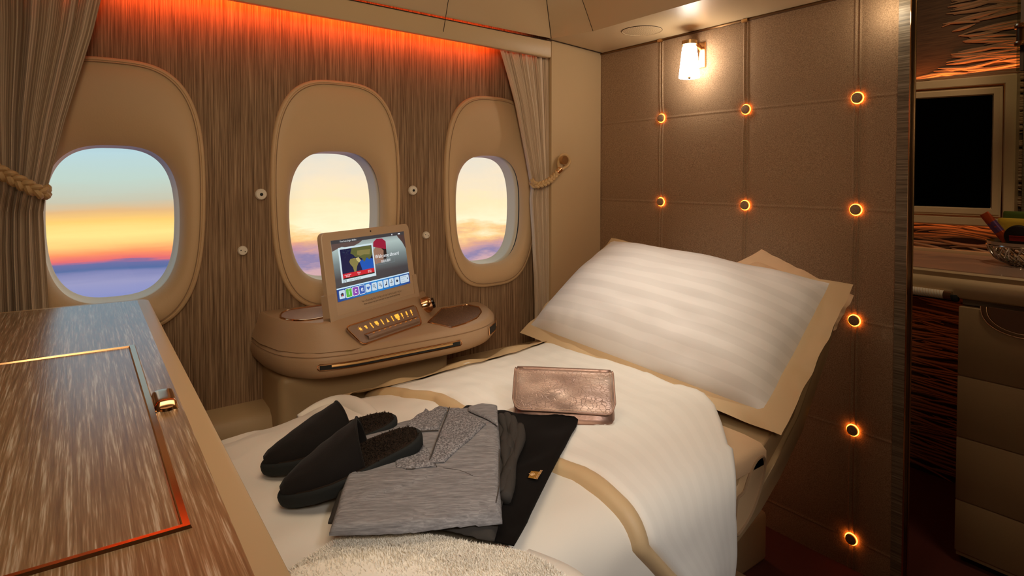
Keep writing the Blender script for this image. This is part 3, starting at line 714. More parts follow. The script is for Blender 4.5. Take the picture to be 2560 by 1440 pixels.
for k in range(26):
    rr_ = random.Random(k); x, y = rr_.uniform(.03, .34), rr_.uniform(.60, .97); w = rr_.uniform(.008, .03)
    spoly(mp([(x, y), (x+w*1.6, y+w*.4), (x+w, y+w*1.6)]), em((52, 64, 84)), 'island', .0016)
srect(.09, .355, .497, .43, em((200, 30, 44)), 'red_banner', scr, .0018)
srect(.09, .335, .497, .357, em((24, 30, 22)), 'map_edge', scr, .0016)
W_, G_, D_ = em((240, 244, 246)), em((120, 134, 140)), em((26, 34, 60))
def stext(s, u, v, size, m, align='LEFT', h=.0021, name='lettering'):
    mt = Matrix.Translation(sp(u, v, h)-TO) @ TMX.copy(); mt = TMX.copy(); mt.translation = sp(u, v, h)
    return text_mesh(s, size, mt, m, name, scr, align)
stext('Ground Speed', .15, .402, .0042, W_, 'CENTER'); stext('0 km/h', .15, .376, .0052, W_, 'CENTER')
stext('Altitude', .29, .402, .0042, W_, 'CENTER'); stext('0 m', .29, .376, .0052, W_, 'CENTER')
stext('Heading', .43, .402, .0042, W_, 'CENTER'); stext('30 deg', .43, .376, .0052, W_, 'CENTER')
stext('View Airshow', .16, .308, .0078, G_)
for a, c in ((.09, .318), (.115, .318), (.09, .296), (.115, .296)): srect(a, c-.006, a+.012, c+.006, em((70, 84, 96)), 'expand_icon', scr, .0016)
stext('Time from Origin  00:00m', .10, .965, .0058, W_)
stext('Welcome aboard', .525, .610, .0150, W_)
b = B()
for (a0, a1) in (((.54, .555), (.80, .555)), ((.80, .555), (.80, .465)), ((.80, .465), (.54, .465)), ((.54, .465), (.54, .555))): b.tube([sp(*a0, .002), sp(*a1, .002)], .00025, 4)
obj('button_frame', b, G_, scr); stext('言語を選択', .67, .51, .0085, W_, 'CENTER')
srect(.90, .955, .93, .975, W_, 'battery_icon', scr, .002); srect(.80, .955, .812, .98, W_, 'pointer_icon', scr, .002)
# dock bar
def bar_mat():
    tt = NT('dock_bar'); v = tt.new('ShaderNodeTexCoord'); s_ = tt.new('ShaderNodeSeparateXYZ'); tt.l.new(v.outputs['UV'], s_.inputs[0])
    c = tt.ramp(s_.outputs[0], [(0, lin((30, 60, 130))), (.5, lin((26, 130, 205))), (1, lin((34, 60, 128)))])
    tt.base((0, 0, 0, 1)); tt.l.new(c, tt.b.inputs['Emission Color']); tt.b.inputs['Emission Strength'].default_value = 1; return tt.m
b = B(); b.quad_grid([[sp(0, 0, .0012), sp(1, 0, .0012)], [sp(0, .20, .0012), sp(1, .20, .0012)]], 2, 2); obj('dock_bar', b, bar_mat(), scr)
srect(0, .195, 1, .215, em((196, 226, 244)), 'dock_line', scr, .0014)
TB = em((196, 214, 228))
tiles = [(TB, None), (em((86, 176, 60)), 'i'), (em((136, 66, 168)), 'c'), (em((52, 88, 172)), 'e')]+[(TB, None)]*6
for k in range(10):
    u0 = .022+.0825*k; m_, ch = tiles[k]
    if ch: srect(u0-.004, .028, u0+.074, .182, W_, 'tile_edge', scr, .0014, .003)
    srect(u0, .036, u0+.070, .174, m_, 'tile', scr, .0016, .003)
    cu, cv = u0+.035, .105
    if ch: stext(ch, cu, cv+.01, .021, W_, 'CENTER')
    elif k == 0: spoly([(cu-.016, .075), (cu+.016, .075), (cu+.016, .105), (cu+.024, .105), (cu, .135), (cu-.024, .105), (cu-.016, .105)], em((40, 44, 60)), 'home_icon', .0018); srect(cu-.006, .075, cu+.006, .098, em((200, 60, 60)), 'home_door_icon', scr, .0020)
    elif k == 4: spoly([(cu, .07), (cu+.022, .11), (cu+.018, .128), (cu+.008, .130), (cu, .118), (cu-.008, .130), (cu-.018, .128), (cu-.022, .11)], em((50, 100, 180)), 'heart_icon', .0018); srect(cu+.018, .15, cu+.045, .195, em((60, 96, 190)), 'badge_icon', scr, .0020, .001)
    elif k == 5:
        b = B(); b.tube([sp(cu-.006+.013*math.cos(q*PI/6), .118+.025*math.sin(q*PI/6), .0018) for q in range(12)], .0006, 4, True); b.tube([sp(cu+.004, .10, .0018), sp(cu+.020, .066, .0018)], .0008, 4); obj('search_icon', b, D_, scr)
    elif k == 6:
        b = B()
        for a, c, r in ((cu-.008, .115, .010), (cu+.012, .088, .008)): b.tube([sp(a+r*math.cos(q*PI/5), c+2*r*math.sin(q*PI/5), .0018) for q in range(10)], .0006, 4, True)
        obj('gear_icon', b, D_, scr)
    elif k == 7: spoly([(cu+.006, .145), (cu+.014, .14), (cu+.010, .10), (cu+.014, .08), (cu-.016, .07), (cu-.016, .088), (cu, .10)], D_, 'seat_icon', .0018)
    elif k == 8:
        for a, c in ((0, .035), (0, -.035), (.016, 0), (-.016, 0)): spoly([(cu+a-.006, .105+c-.008), (cu+a+.006, .105+c-.008), (cu+a, .105+c+.012)], D_, 'arrow_icon', .0018)
        spoly([(cu-.006, .095), (cu+.006, .095), (cu+.006, .115), (cu-.006, .115)], D_, 'arrow_icon', .0018)
    elif k == 9: spoly([(cu-.022, .105), (cu, .132), (cu+.022, .105), (cu+.010, .10), (cu+.010, .08), (cu-.010, .08), (cu-.010, .10)], D_, 'hat_icon', .0018)
srect(.850, .036, .985, .174, TB, 'tile', scr, .0016, .003)
stext('New Message', .862, .150, .0044, G_); stext('Connect', .862, .108, .0044, G_); stext('Screen Share', .862, .064, .0044, G_)
spoly([(.955, .085), (.955, .125), (.972, .105)], D_, 'arrow_icon', .0019)
# case lettering and camera dot
mt = TMX.copy(); mt.translation = tp(.20, .017, .0012); text_mesh('Stow cocktail tray and controller for taxi, takeoff and landing', .0062, mt, M['seam'], 'lettering', t, 'CENTER')
mt = TMX.copy(); mt.translation = tp(.20, .026, .0012); text_mesh('طوبهلاو عالقإلا ءانثأ مكحتلا زاهجو ةلواطلا نيزخت ىجري', .0062, mt, M['seam'], 'lettering', t, 'CENTER')
b = B(); b.lathe([(.0024, 0), (.0024, .0006), (.0002, .0006)], Matrix.Translation(tp(.185, .2085, .0003)) @ TMX.to_3x3().to_4x4(), 12); obj('camera_lens', b, M['black'], t)
# cradle (belongs to the console)
con = bpy.data.objects['side_console']
b = B()
for x0, x1 in ((-.005, .022), (TW-.014, TW+.005)):
    b.loft([[tp(x0, -.003, -.02), tp(x1, -.003, -.02), tp(x1, -.003, .0035), tp(x0, -.003, .0035)], [tp(x0, .062, -.02), tp(x1, .062, -.02), tp(x1, .062, .0022), tp(x0, .062, .0022)]], True, True, True)
b.loft([[tp(-.005, -.006, -.02), tp(TW+.005, -.006, -.02), tp(TW+.005, -.006, .004), tp(-.005, -.006, .004)], [tp(-.005, .006, -.02), tp(TW+.005, .006, -.02), tp(TW+.005, .006, .0035), tp(-.005, .006, .0035)]], True, True, True)
obj('tablet_cradle', b, plain('cradle_bronze', (188, 160, 130), .4), con)
# ================================================================== SEAT, MATTRESS
ZB = .52
t = thing('airline_seat', (1.2, 1.0, 0), 'cream leather seat folded flat under the mattress by the padded wall', 'seat')
def xz(pts, y): return [V(x, y, z) for x, z in pts]
b = B(); b.prism(xz([(1.005, .330), (1.05, .350), (1.12, .385), (1.19, .432), (1.29, .505), (1.40, .655), (1.45, .715), (1.465, .705), (1.42, .625), (1.31, .470), (1.21, .395), (1.14, .345), (1.06, .312), (1.01, .305)], .655), (0, .80, 0), .006, 2); obj('seat_shell', b, M['cream_dim'], t)
b = B(); b.prism(xz([(.55, .33), (1.0, .33), (1.06, .36), (1.14, .395), (1.22, .43), (1.30, .51), (1.45, .68), (1.42, .70), (1.25, .52), (1.14, .43), (.55, .43)], .668), (0, .66, 0), .02, 4); obj('cushion', b, M['cream_dim'], t)
arm = [P(1898, 1137, 'Y', .66), P(1880, 1150, 'Y', .66), P(1864, 1185, 'Y', .66), P(1850, 1225, 'Y', .66), P(1833, 1248, 'Y', .66), P(1828, 1330, 'Y', .66), P(1845, 1318, 'Y', .66), P(1868, 1280, 'Y', .66), P(1884, 1240, 'Y', .66), P(1898, 1190, 'Y', .66), P(1903, 1155, 'Y', .66)]
arm = smooth(arm, 44, True)
b = B(); b.prism([V(p.x, .652, p.z) for p in arm], (0, .016, 0), .003, 2); obj('armrest', b, M['leather'], t)
b = B(); b.tube([V(p.x, .651, p.z) for p in arm], .0028, 6, True); obj('armrest_piping', b, M['stitch'], t)
b = B(); b.box((1.10, .845, 0), (1.50, 1.35, .135), .012, 3); obj('base', b, M['cream_dim'], t)
b = B(); b.box((.55, .66, 0), (1.30, .835, .075), .01, 3); obj('foot_cover', b, M['cream_dim'], t)
b = B(); b.box((-.35, .85, 0), (1.05, 1.30, .31), .02, 3); obj('frame', b, M['cream_dim'], t)
t = thing('mattress', (.5, 1.06, .46), 'peach beige mattress corner showing between duvet and pillow', 'mattress')
b = B(); rows = []
prf = [(1.0, .458), (.62, .458), (.60, .464), (.600, .492), (.612, .503), (.65, .508), (1.05, .512), (1.40, .508), (1.44, .498), (1.445, .47), (1.43, .458), (1.0, .458)]
prf = [(y+.052 if y < .8 else y-.03, z-.018) for y, z in prf]
for k in range(25):
    x = -.35+1.50*k/24; sh = interp([(0, -.17), (.24, -.15), (.5, -.06), (.9, -.025), (1.2, .0)], x); lift = 0
    rows.append([V(x, y+(sh*(y-1.15)/.335 if y > 1.15 else 0), z+lift) for y, z in prf])
b.loft(rows, True, True, True); obj('cover', b, M['sheet'], t, 50)
b = B(); b.tube([r_[4]+V(0, -.004, -.014) for r_ in rows], .003, 6); obj('piping', b, M['beige'], t)
# ================================================================== DUVET
ctl = smooth([V(0, 1.485, .38), V(0, 1.470, .455), V(0, 1.435, .497), V(0, 1.36, .514), V(0, 1.20, .522), V(0, 1.00, .525), V(0, .82, .523), V(0, .72, .520), V(0, .668, .513), V(0, .630, .494), V(0, .608, .452), V(0, .600, .36), V(0, .597, .20), V(0, .594, .09)], 121)
HEADX = [(.594, .955), (.604, .958), (.624, .988), (.67, 1.042), (.72, 1.096), (.78, 1.158), (.843, 1.198), (.90, 1.196)]
def xhead(s):
    p = ctl[int(round(s*120))]; y = p.y
    if y > .90: return 1.195+.012*math.sin(y*19)-.06*sstep(1.40, 1.49, y)
    return interp(HEADX, y)+(.004*math.sin(p.z*22) if p.z < .44 else 0)
def duv(s, x, lift=0.):
    k = s*120; i = min(119, int(k)); p = ctl[i].lerp(ctl[i+1], k-i); q = ctl[min(120, i+1)]-ctl[max(0, i-1)]
    n = V(0, q.z, -q.y).normalized()
    if n.z < -.2: n = -n
    e = .008*nz(x*4, s*7, 1)+.0035*nz(x*14, s*22, 5)+.0022*nz(x*22+s*9, s*34, 8)
    if p.y < .8: e *= .5
    if p.z < .46 and p.y < 1: e += .010*math.sin(x*26+3*nz(x*3, 0, 2))*sstep(.46, .25, p.z)
    if p.y > 1.38: e += .010*nz(x*9, s*5, 3)+.006*math.sin(x*31)
    y = p.y
    if y > 1.15: y += interp([(0, -.17), (.24, -.15), (.5, -.06), (.9, -.045), (1.2, .045)], x)*((y-1.15)/.335)
    return V(x, y, p.z)+n*(e+lift)
def bedz(x, y):
    y = max(y, .672); best = min(range(20, 100), key=lambda k: abs(ctl[k].y-y)); k = best
    return duv(k/120, x).z
t = thing('duvet', (.4, 1.05, .09), 'white sateen duvet with beige hems folded over the bed', 'duvet')
def dsheet(x0f, x1f, lift, nu, nv, s0=0., s1=1., th=.012, uvs=(1, 1)):
    b = B(); S0 = []
    def f(u, v):
        s = lerp(s0, s1, u); a, c = x0f(s), x1f(s); x = lerp(a, c, v)
        ed = min(1, min(v, 1-v)*abs(c-a)/.02); ed = math.sqrt(max(0, ed*(2-ed)))
        return duv(s, x, -.003+(lift+.003)*ed)
    b.grid(f, nu, nv, uvf=lambda u, v: (lerp(s0, s1, u)*1.3, lerp(x0f(.5), x1f(.5), v)))
    return b
def xf0(s):          # fold edge across the bed
    p = ctl[int(round(s*120))]
    if p.z < .46 and p.y < 1: return .722+(.46-p.z)*.80
    return interp([(.60, .722), (.66, .718), (.73, .718), (.80, .702), (1.0, .700), (1.20, .692), (1.28, .650), (1.40, .615), (1.5, .60)], p.y)
b = dsheet(lambda s: -.38, lambda s: min(xhead(s), 1.0), .0, 121, 100); obj('body', b, M['linen'], t, 180)
b = dsheet(lambda s: xf0(s)-.004, xhead, .014, 121, 70, 0.06, 1.0)
obj('turned_down_fold', b, satin('fold_sateen', (235, 230, 222), (238, 233, 225), .05, 1), t, 180)
b = dsheet(lambda s: xf0(s)-.036-.004*math.sin(s*23), lambda s: xf0(s)+.003, .0165, 121, 12, 0.09, 1.0); obj('hem_band', b, M['beige'], t, 180)
b = dsheet(lambda s: .50, lambda s: xhead(s)+.004, .0195, 18, 90, 0.0, .150); obj('side_hem', b, M['beige'], t, 180)
# rolled edge near the foot on the wall side
rp = smooth([P(745, 1042, 'Z', .500), P(800, 1016, 'Z', .508), P(850, 1006, 'Z', .514), P(895, 1020, 'Z', .517), P(940, 1055, 'Z', .517), P(990, 1100, 'Z', .510)], 40)
b = B(); b.tube(rp, lambda f: .003+.018*math.sin(PI*min(.97, .04+f*.92)), 14); obj('rolled_edge', b, M['linen'], t, 180)
# ================================================================== PILLOWS
def pillow(name, cs, label, T, insets, folds, stripe, flangemat, seed):
    bl_, br_, tl_, tr_ = cs; n = ((br_-bl_).cross(tl_-bl_)).normalized()
    if n.x > 0: n = -n
    c0 = (bl_+br_+tl_+tr_)/4
    t = thing(name, (c0.x, c0.y, min(p.z for p in cs)), label, 'pillow')
    u0, u1, v0, v1 = insets
    def base(a, c): return bl_.lerp(br_, a).lerp(tl_.lerp(tr_, a), c)
    def sag(a, c):
        d = 0
        return n*(.010*nz(a*4+seed, c*4, 2)+.006*nz(a*9, c*9+seed, 4))
    W, H_ = (br_-bl_).length, (tl_-bl_).length
    for side in (1,):
        b = B(); N1, N2 = 57, 41
        def f(u, v, sg):
            a, c = lerp(u0, u1, u), lerp(v0, v1, v)
            e = (1-abs(2*u-1)**3.2)*(1-abs(2*v-1)**2.6); h = T*max(0, e)**.62
            wr = .007*nz(u*22, v*4+seed, 1)*math.exp(-v*5)+.006*nz(u*4, v*18, seed)*math.exp(-(1-u)*6)+.004*nz(u*7+v*5, v*9-u*3, seed+2)
            return base(a, c)+n*sg*(h+.003)+(sag(a, c)+n*wr)*(1 if sg > 0 else .3)*min(1, e*5)
        b.grid(lambda u, v: f(u, v, 1), N1, N2, uvf=lambda u, v: (u*W, v*H_))
        b.grid(lambda u, v: f(u, v, -.45), N1, N2, uvf=lambda u, v: (u*W, v*H_))
        bmesh.ops.remove_doubles(b.m, verts=b.m.verts, dist=2e-3*.2)
        obj('body', b, stripe, t, 180)
    # flange border
    b = B(); K = 60
    def edge(s, inner):
        a0, a1, c0_, c1 = (u0-.004, u1+.004, v0-.004, v1+.004) if not inner else (u0+.01, u1-.01, v0+.01, v1-.01)
        if inner == 0: a0, a1, c0_, c1 = 0, 1, 0, 1
        q = s*4; k = int(q) % 4; f = q-int(q)
        return [(lerp(a0, a1, f), c0_), (a1, lerp(c0_, c1, f)), (lerp(a1, a0, f), c1), (a0, lerp(c1, c0_, f))][k]
    rows = []
    for w in range(7):
        row = []
        for k in range(4*K):
            s = k/(4*K); o_ = edge(s, 0); i_ = edge(s, 2); f = w/6
            a, c = lerp(i_[0], o_[0], f), lerp(i_[1], o_[1], f)
            wv = n*(.008*f*(nz(a*9+seed, c*9, 3)+.7*math.sin((a+c)*26)*.5))
            row.append(base(a, c)+n*.004+wv+folds(a, c, f))
        rows.append(row)
    b.quad_grid(rows, 4*K, 7, True); obj('flange', b, flangemat, t, 180)
    return t
cs1 = (V(1.165, 1.520, .532), P(1955, 1092, 'Y', .640), P(1530, 598, 'X', 1.500), P(2135, 716, 'X', 1.500))
pillow('pillow', cs1, 'front white sateen striped pillow with beige border leaning on the wall', .100, (.012, .935, .085, .985),
       lambda a, c, f: V(0, 0, 0), M['satinp'], M['beige'], 1.)
cs2 = (V(1.33, 1.40, .57), P(2062, 872, 'X', 1.475), P(1780, 600, 'X', 1.585), P(2140, 742, 'X', 1.585))
cs2 = (V(1.31, 1.30, .56), P(2062, 872, 'X', 1.46), P(1905, 626, 'X', 1.60), P(2136, 742, 'X', 1.575))
pillow('pillow', cs2, 'peach bordered pillow mostly hidden behind the front white pillow', .045, (.1, .92, .1, .92), lambda a, c, f: V(0, 0, 0), M['sheet'], M['sheet'], 5.)
# ================================================================== THINGS ON THE BED
def coons(bot, right, top, left, nu, nv):
    """four boundary polylines: bot L->R, right B->T, top L->R, left B->T"""
    bo, to = resample(bot, nu), resample(top, nu); le, ri = resample(left, nv), resample(right, nv); G = []
    for j in range(nv):
        v = j/(nv-1); row = []
        for i in range(nu):
            u = i/(nu-1)
            p = bo[i]*(1-v)+to[i]*v+le[j]*(1-u)+ri[j]*u-(bo[0]*(1-u)*(1-v)+bo[-1]*u*(1-v)+to[0]*(1-u)*v+to[-1]*u*v)
            row.append(p)
        G.append(row)
    return G
def cloth_slab(G, zf, th, rim=.012, wob=.002, seed=0):
    nv, nu = len(G), len(G[0]); top = []; bot = []
    for j in range(nv):
        rt, rb = [], []
        for i in range(nu):
            p = G[j][i]; L = (G[j][-1]-G[j][0]).length; Hh = (G[-1][i]-G[0][i]).length
            d = min(i/(nu-1)*L, (1-i/(nu-1))*L, j/(nv-1)*Hh, (1-j/(nv-1))*Hh); e = min(1, d/rim); e = math.sqrt(e*(2-e))
            z = zf(p.x, p.y); w = wob*nz(p.x*14+seed, p.y*14, seed)
            rt.append(V(p.x, p.y, z+th*(.35+.65*e)+w*e)); rb.append(V(p.x, p.y, z+.0005))
        top.append(rt); bot.append(rb)
    b = B(); b.quad_grid(top, nu, nv); b.quad_grid(bot, nu, nv)
    ring = lambda g: [g[0][i] for i in range(nu)]+[g[j][-1] for j in range(1, nv)]+[g[-1][i] for i in range(nu-2, -1, -1)]+[g[j][0] for j in range(nv-2, 0, -1)]
    b.loft([ring(bot), ring(top)]); bmesh.ops.remove_doubles(b.m, verts=b.m.verts, dist=1e-5)
    return b
bz = lambda off: (lambda x, y: bedz(x, y)+off)
Z1, Z2, Z3 = .540, .548, .556
# black fabric bag
G = coons([P(1232, 1345, 'Z', Z1), P(1285, 1354, 'Z', Z1)], [P(1285, 1354, 'Z', Z1), P(1330, 1275, 'Z', Z1), P(1375, 1190, 'Z', Z1), P(1441, 1070, 'Z', Z1), P(1452, 1035, 'Z', Z1)],
          [P(1166, 1018, 'Z', Z1), P(1285, 1043, 'Z', Z1), P(1452, 1035, 'Z', Z1)], [P(1232, 1345, 'Z', Z1), P(1150, 1200, 'Z', Z1), P(1120, 1065, 'Z', Z1), P(1166, 1018, 'Z', Z1)], 30, 40)
t = thing('fabric_bag', (.72, .88, .53), 'flat black fabric bag with small gold label between pajamas and clutch', 'bag')
b = cloth_slab(G, bz(.020), .007, .01, .0015, 3); obj('body', b, M['velvet'], t, 60)
c0 = P(1338, 1188, 'Z', Z1+.010)
e1 = (P(1354, 1180, 'Z', c0.z)-P(1329, 1178, 'Z', c0.z)); e2 = (P(1320, 1193, 'Z', c0.z)-P(1329, 1178, 'Z', c0.z))
cn = [P(1328, 1177, 'Z', c0.z), P(1354, 1180, 'Z', c0.z), P(1343, 1198, 'Z', c0.z), P(1320, 1194, 'Z', c0.z)]
cz = max(bedz(p.x, p.y) for p in [P(x_, y_, 'Z', Z1+.010) for x_, y_ in ((1328, 1177), (1354, 1180), (1343, 1198), (1320, 1194))])+.0312
cn = [P(1328, 1177, 'Z', cz), P(1354, 1180, 'Z', cz), P(1343, 1198, 'Z', cz), P(1320, 1194, 'Z', cz)]
b = B(); b.poly(cn); lb = obj('label', b, M['gold_tag'], t)
xa = (cn[1]-cn[2]).normalized(); m = frame_mat(cn[2].lerp(cn[1], .5).lerp(cn[0], .12)+V(0, 0, .0008), xa, (cn[0]-cn[1]))
text_mesh('Emirates', .0090, m, M['tagtext'], 'lettering', lb, 'CENTER')
b = B(); mm = frame_mat(cn[0].lerp(cn[2], .5)+(cn[0]-cn[1])*.08+V(0, 0, .0008), xa, (cn[0]-cn[1]))
for a0, r0, r1 in ((20, .001, .0062), (55, .001, .0066), (90, .001, .0075), (125, .001, .0066), (160, .001, .0062), (200, .0005, .004), (270, .0005, .003), (340, .0005, .004)):
    a = math.radians(a0); d = V(math.cos(a), math.sin(a), 0); q = V(-d.y, d.x, 0)
    b.tube([mm @ (d*r0), mm @ (d*lerp(r0, r1, .5)+q*.0011), mm @ (d*r1)], .00055, 4)
obj('emblem', b, M['tagtext'], lb)
b = B()
for k in range(14):
    p = P(1238+(1280-1238)*k/13, 1343+(1349-1343)*k/13, 'Z', Z1+.012); q = P(1240+(1280-1238)*k/13, 1343.3+(1349-1343)*k/13, 'Z', Z1+.012)
    for w_ in (p, q): w_.z = bedz(w_.x, w_.y)+.0278
    b.tube([p, q], .0005, 4)
obj('stitching', b, M['velvet_seam'], t)
# charcoal trousers
t = thing('pajama_trousers', (.6, .88, .53), 'folded charcoal pajama trousers with gathered waistband under the grey top', 'trousers')
G = coons([P(820, 1318, 'Z', Z2), P(1050, 1322, 'Z', Z2), P(1236, 1346, 'Z', Z2)], [P(1236, 1346, 'Z', Z2), P(1262, 1240, 'Z', Z2), P(1275, 1150, 'Z', Z2), P(1284, 1065, 'Z', Z2)],
          [P(980, 1085, 'Z', Z2), P(1284, 1065, 'Z', Z2)], [P(820, 1318, 'Z', Z2), P(850, 1240, 'Z', Z2), P(980, 1085, 'Z', Z2)], 40, 40)
b = cloth_slab(G, bz(.029), .009, .012, .003, 9); obj('folded_legs', b, M['charcoal'], t, 60)
b = B()
def ztop(x, y): return bedz(x, y)+.036
for pts, r_ in (([(1252, 1062), (1262, 1090), (1262, 1125)], .010), ([(1266, 1060), (1276, 1095), (1270, 1140)], .011), ([(1280, 1066), (1284, 1100), (1276, 1160), (1262, 1230)], .011), ([(1300, 1084), (1299, 1115), (1282, 1180), (1264, 1260)], .011), ([(1290, 1092), (1288, 1130), (1272, 1200)], .010), ([(1262, 1120), (1264, 1170), (1258, 1250)], .011)):
    w = []
    for px, py in pts:
        p = P(px, py, 'Z', Z2); w.append(V(p.x, p.y, ztop(p.x, p.y)+.001))
    b.tube(smooth(w, 26), lambda f, r_=r_: r_*(.75+.25*math.sin(f*9)), 10)
obj('gathered_folds', b, M['charcoal'], t, 180)
# grey pajama top
t = thing('pajama_shirt', (.52, .9, .54), 'folded heather grey pajama top with V neck under the slippers', 'shirt')
ZG = .560
G = coons([P(823, 1352, 'Z', ZG), P(1000, 1345, 'Z', ZG), P(1140, 1322, 'Z', ZG), P(1256, 1304, 'Z', ZG)], [P(1256, 1304, 'Z', ZG), P(1250, 1240, 'Z', ZG), P(1251, 1130, 'Z', ZG), P(1247, 1092, 'Z', ZG), P(1243, 1045, 'Z', ZG)],
          [P(905, 1105, 'Z', ZG), P(1000, 1075, 'Z', ZG), P(1080, 1060, 'Z', ZG), P(1130, 1046, 'Z', ZG), P(1180, 1040, 'Z', ZG), P(1243, 1045, 'Z', ZG)], [P(823, 1352, 'Z', ZG), P(855, 1250, 'Z', ZG), P(905, 1105, 'Z', ZG)], 56, 56)
zg = bz(.043)
b = cloth_slab(G, zg, .012, .012, .0018, 5); obj('body', b, M['heather'], t, 60)
def gp(px, py, h=.0):
    p = P(px, py, 'Z', ZG+.004); return V(p.x, p.y, zg(p.x, p.y)+.0115+h)
def patch(bot, right, top, left, m, name, h0=.0005, th=.0035):
    G = coons(*[[gp(*p) for p in s] for s in (bot, right, top, left)], 22, 22)
    b = cloth_slab(G, lambda x, y: zg(x, y)+.0115+h0, th, .006, .001, 2); return obj(name, b, m, t, 60)
patch([(1072, 1185), (1110, 1180)], [(1110, 1180), (1165, 1130), (1215, 1085)], [(1122, 1042), (1145, 1042), (1215, 1085)], [(1072, 1185), (1092, 1130), (1112, 1075), (1122, 1042)], M['heather2'], 'right_lapel', .001)
patch([(990, 1196), (1020, 1205), (1090, 1192)], [(1090, 1192), (1075, 1160), (1048, 1118)], [(1000, 1100), (1048, 1118)], [(990, 1196), (985, 1150), (1000, 1100)], M['heather2'], 'left_lapel', .0005)
patch([(1000, 1103), (1096, 1102)], [(1096, 1102), (1108, 1070), (1122, 1043)], [(1040, 1062), (1062, 1052), (1066, 1042), (1076, 1052), (1098, 1034), (1122, 1040)], [(1000, 1103), (1040, 1062)], M['heather2'], 'collar_band', .001, .005)
patch([(1170, 1052), (1246, 1090)], [(1246, 1090), (1243, 1043)], [(1170, 1046), (1205, 1038), (1243, 1043)], [(1170, 1052), (1170, 1046)], M['heather'], 'folded_sleeve', .002, .006)
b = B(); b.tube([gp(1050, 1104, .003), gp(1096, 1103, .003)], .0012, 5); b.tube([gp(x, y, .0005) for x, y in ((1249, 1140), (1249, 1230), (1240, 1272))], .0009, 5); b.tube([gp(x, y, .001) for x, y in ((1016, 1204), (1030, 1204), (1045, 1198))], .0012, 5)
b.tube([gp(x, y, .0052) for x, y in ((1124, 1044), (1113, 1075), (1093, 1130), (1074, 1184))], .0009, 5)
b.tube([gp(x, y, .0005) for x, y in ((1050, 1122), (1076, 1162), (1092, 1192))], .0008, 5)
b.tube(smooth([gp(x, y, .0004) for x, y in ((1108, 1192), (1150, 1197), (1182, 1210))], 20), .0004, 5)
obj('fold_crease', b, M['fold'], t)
# slippers
def tufts(b, samp, n, ln, w, seed, lean=.6):
    rg = random.Random(seed)
    for k in range(n):
        p, nn = samp(rg)
        d = (nn+V(rg.uniform(-lean, lean), rg.uniform(-lean, lean), rg.uniform(-.1, .1))).normalized(); s = d.cross(V(rg.uniform(-1, 1), rg.uniform(-1, 1), .3)).normalized()*w
        l = ln*rg.uniform(.6, 1.2); q = p+d*l*.55+V(0, 0, 0); e = p+d*l+V(rg.uniform(-.3, .3), rg.uniform(-.3, .3), -.15)*l
        a = [b.m.verts.new(v) for v in (p-s, p+s, q+s*.7, q-s*.7, e)]
        b.m.faces.new((a[0], a[1], a[2], a[3])); b.m.faces.new((a[3], a[2], a[4]))
def slipper(toe, heel, W, label, tilt):
    d = heel-toe; L = d.length; m = frame_mat(toe, d, V(-d.y, d.x, 0))
    t = thing('slipper', toe, label, 'slipper', 'pair of black slippers')
    def hw(f):           # half width along the foot (0 toe .. 1 heel)
        return W*interp([(0, 0), (.012, .17), (.04, .33), (.1, .55), (.2, .80), (.32, .97), (.42, 1.), (.55, .93), (.68, .82), (.80, .76), (.88, .70), (.94, .56), (.98, .34), (1, 0)], f)
    def cenl(f): return .06*W*math.sin(f*PI)
    N = 44
    fs = [.5-.5*math.cos(PI*i/N) for i in range(N+1)]
    outl = [(f, 1) for f in fs]+[(f, -1) for f in reversed(fs[1:-1])]
    ring = lambda sc, z: [m @ V(L*(.5+(f-.5)*sc), cenl(f)+s*hw(f)*sc, z) for f, s in outl]
    b = B(); b.loft([ring(.965, 0), ring(.99, .003), ring(1., .009), ring(1., .016), ring(.985, .0205), ring(.95, .0215)], True, True, True); obj('sole', b, M['sole'], t, 60)
    # insole
    b = B(); b.loft([ring(.955, .0200), ring(.93, .0232), ring(.6, .0222)], True, False, True); ins = obj('insole', b, M['fur'], t, 60)
    b = B()
    def samp(rg):
        f = rg.uniform(.42, .985); s = rg.uniform(-1, 1); return m @ V(L*(.5+(f-.5)*.95), cenl(f)+s*hw(f)*.93, .020), V(0, 0, 1)
    tufts(b, samp, 4200, .0065, .0011, 4, .8); f_ = obj('fur', b, M['fur'], ins, recalc=False); f_['kind'] = 'stuff'
    # upper
    def up(u, v, o=0):
        # v along foot to opening; opening slants
        a = PI*u; sde = math.cos(a); fo = .60+.04*sde*tilt
        f = .012+v*(fo-.012); w = hw(f)*.90-o; h = interp([(0, .012), (.05, .022), (.15, .030), (.35, .045), (.62, .066)], f)-o
        x = L*(.5+(f-.5)*.96); rise = math.sin(a)**.8
        return m @ V(x, cenl(f)+w*math.copysign(abs(sde)**.8, sde), .0165+h*rise+.0016*nz(u*7, v*6, tilt))
    b = B(); b.grid(lambda u, v: up(u, v), 33, 30); b.grid(lambda u, v: up(u, v, .004), 33, 30); b.quad_grid([[up(i/32, 1) for i in range(33)], [up(i/32, 1, .004) for i in range(33)]], 33, 2); bmesh.ops.remove_doubles(b.m, verts=b.m.verts, dist=1e-5)
    obj('upper', b, M['suede'], t, 60)
    b = B(); b.tube([up(i/32, 1) for i in range(33)], .0018, 6); obj('opening_piping', b, M['suede'], t)
    return t
toe = P(700, 1262, 'Z', .531); toe.z = bedz(toe.x, toe.y)+.004; heel = P(1060, 1090, 'Z', .598); heel.z = .590
slipper(toe, heel, .054, 'black open back slipper nearer the camera, lying on the grey top', 1)
toe2 = P(655, 1180, 'Z', .531); toe2.z = bedz(toe2.x, toe2.y)+.004; heel2 = P(996, 1052, 'Z', .578); heel2.z = .570
slipper(toe2, heel2, .052, 'black open back slipper nearer the windows, partly behind the other', -1)
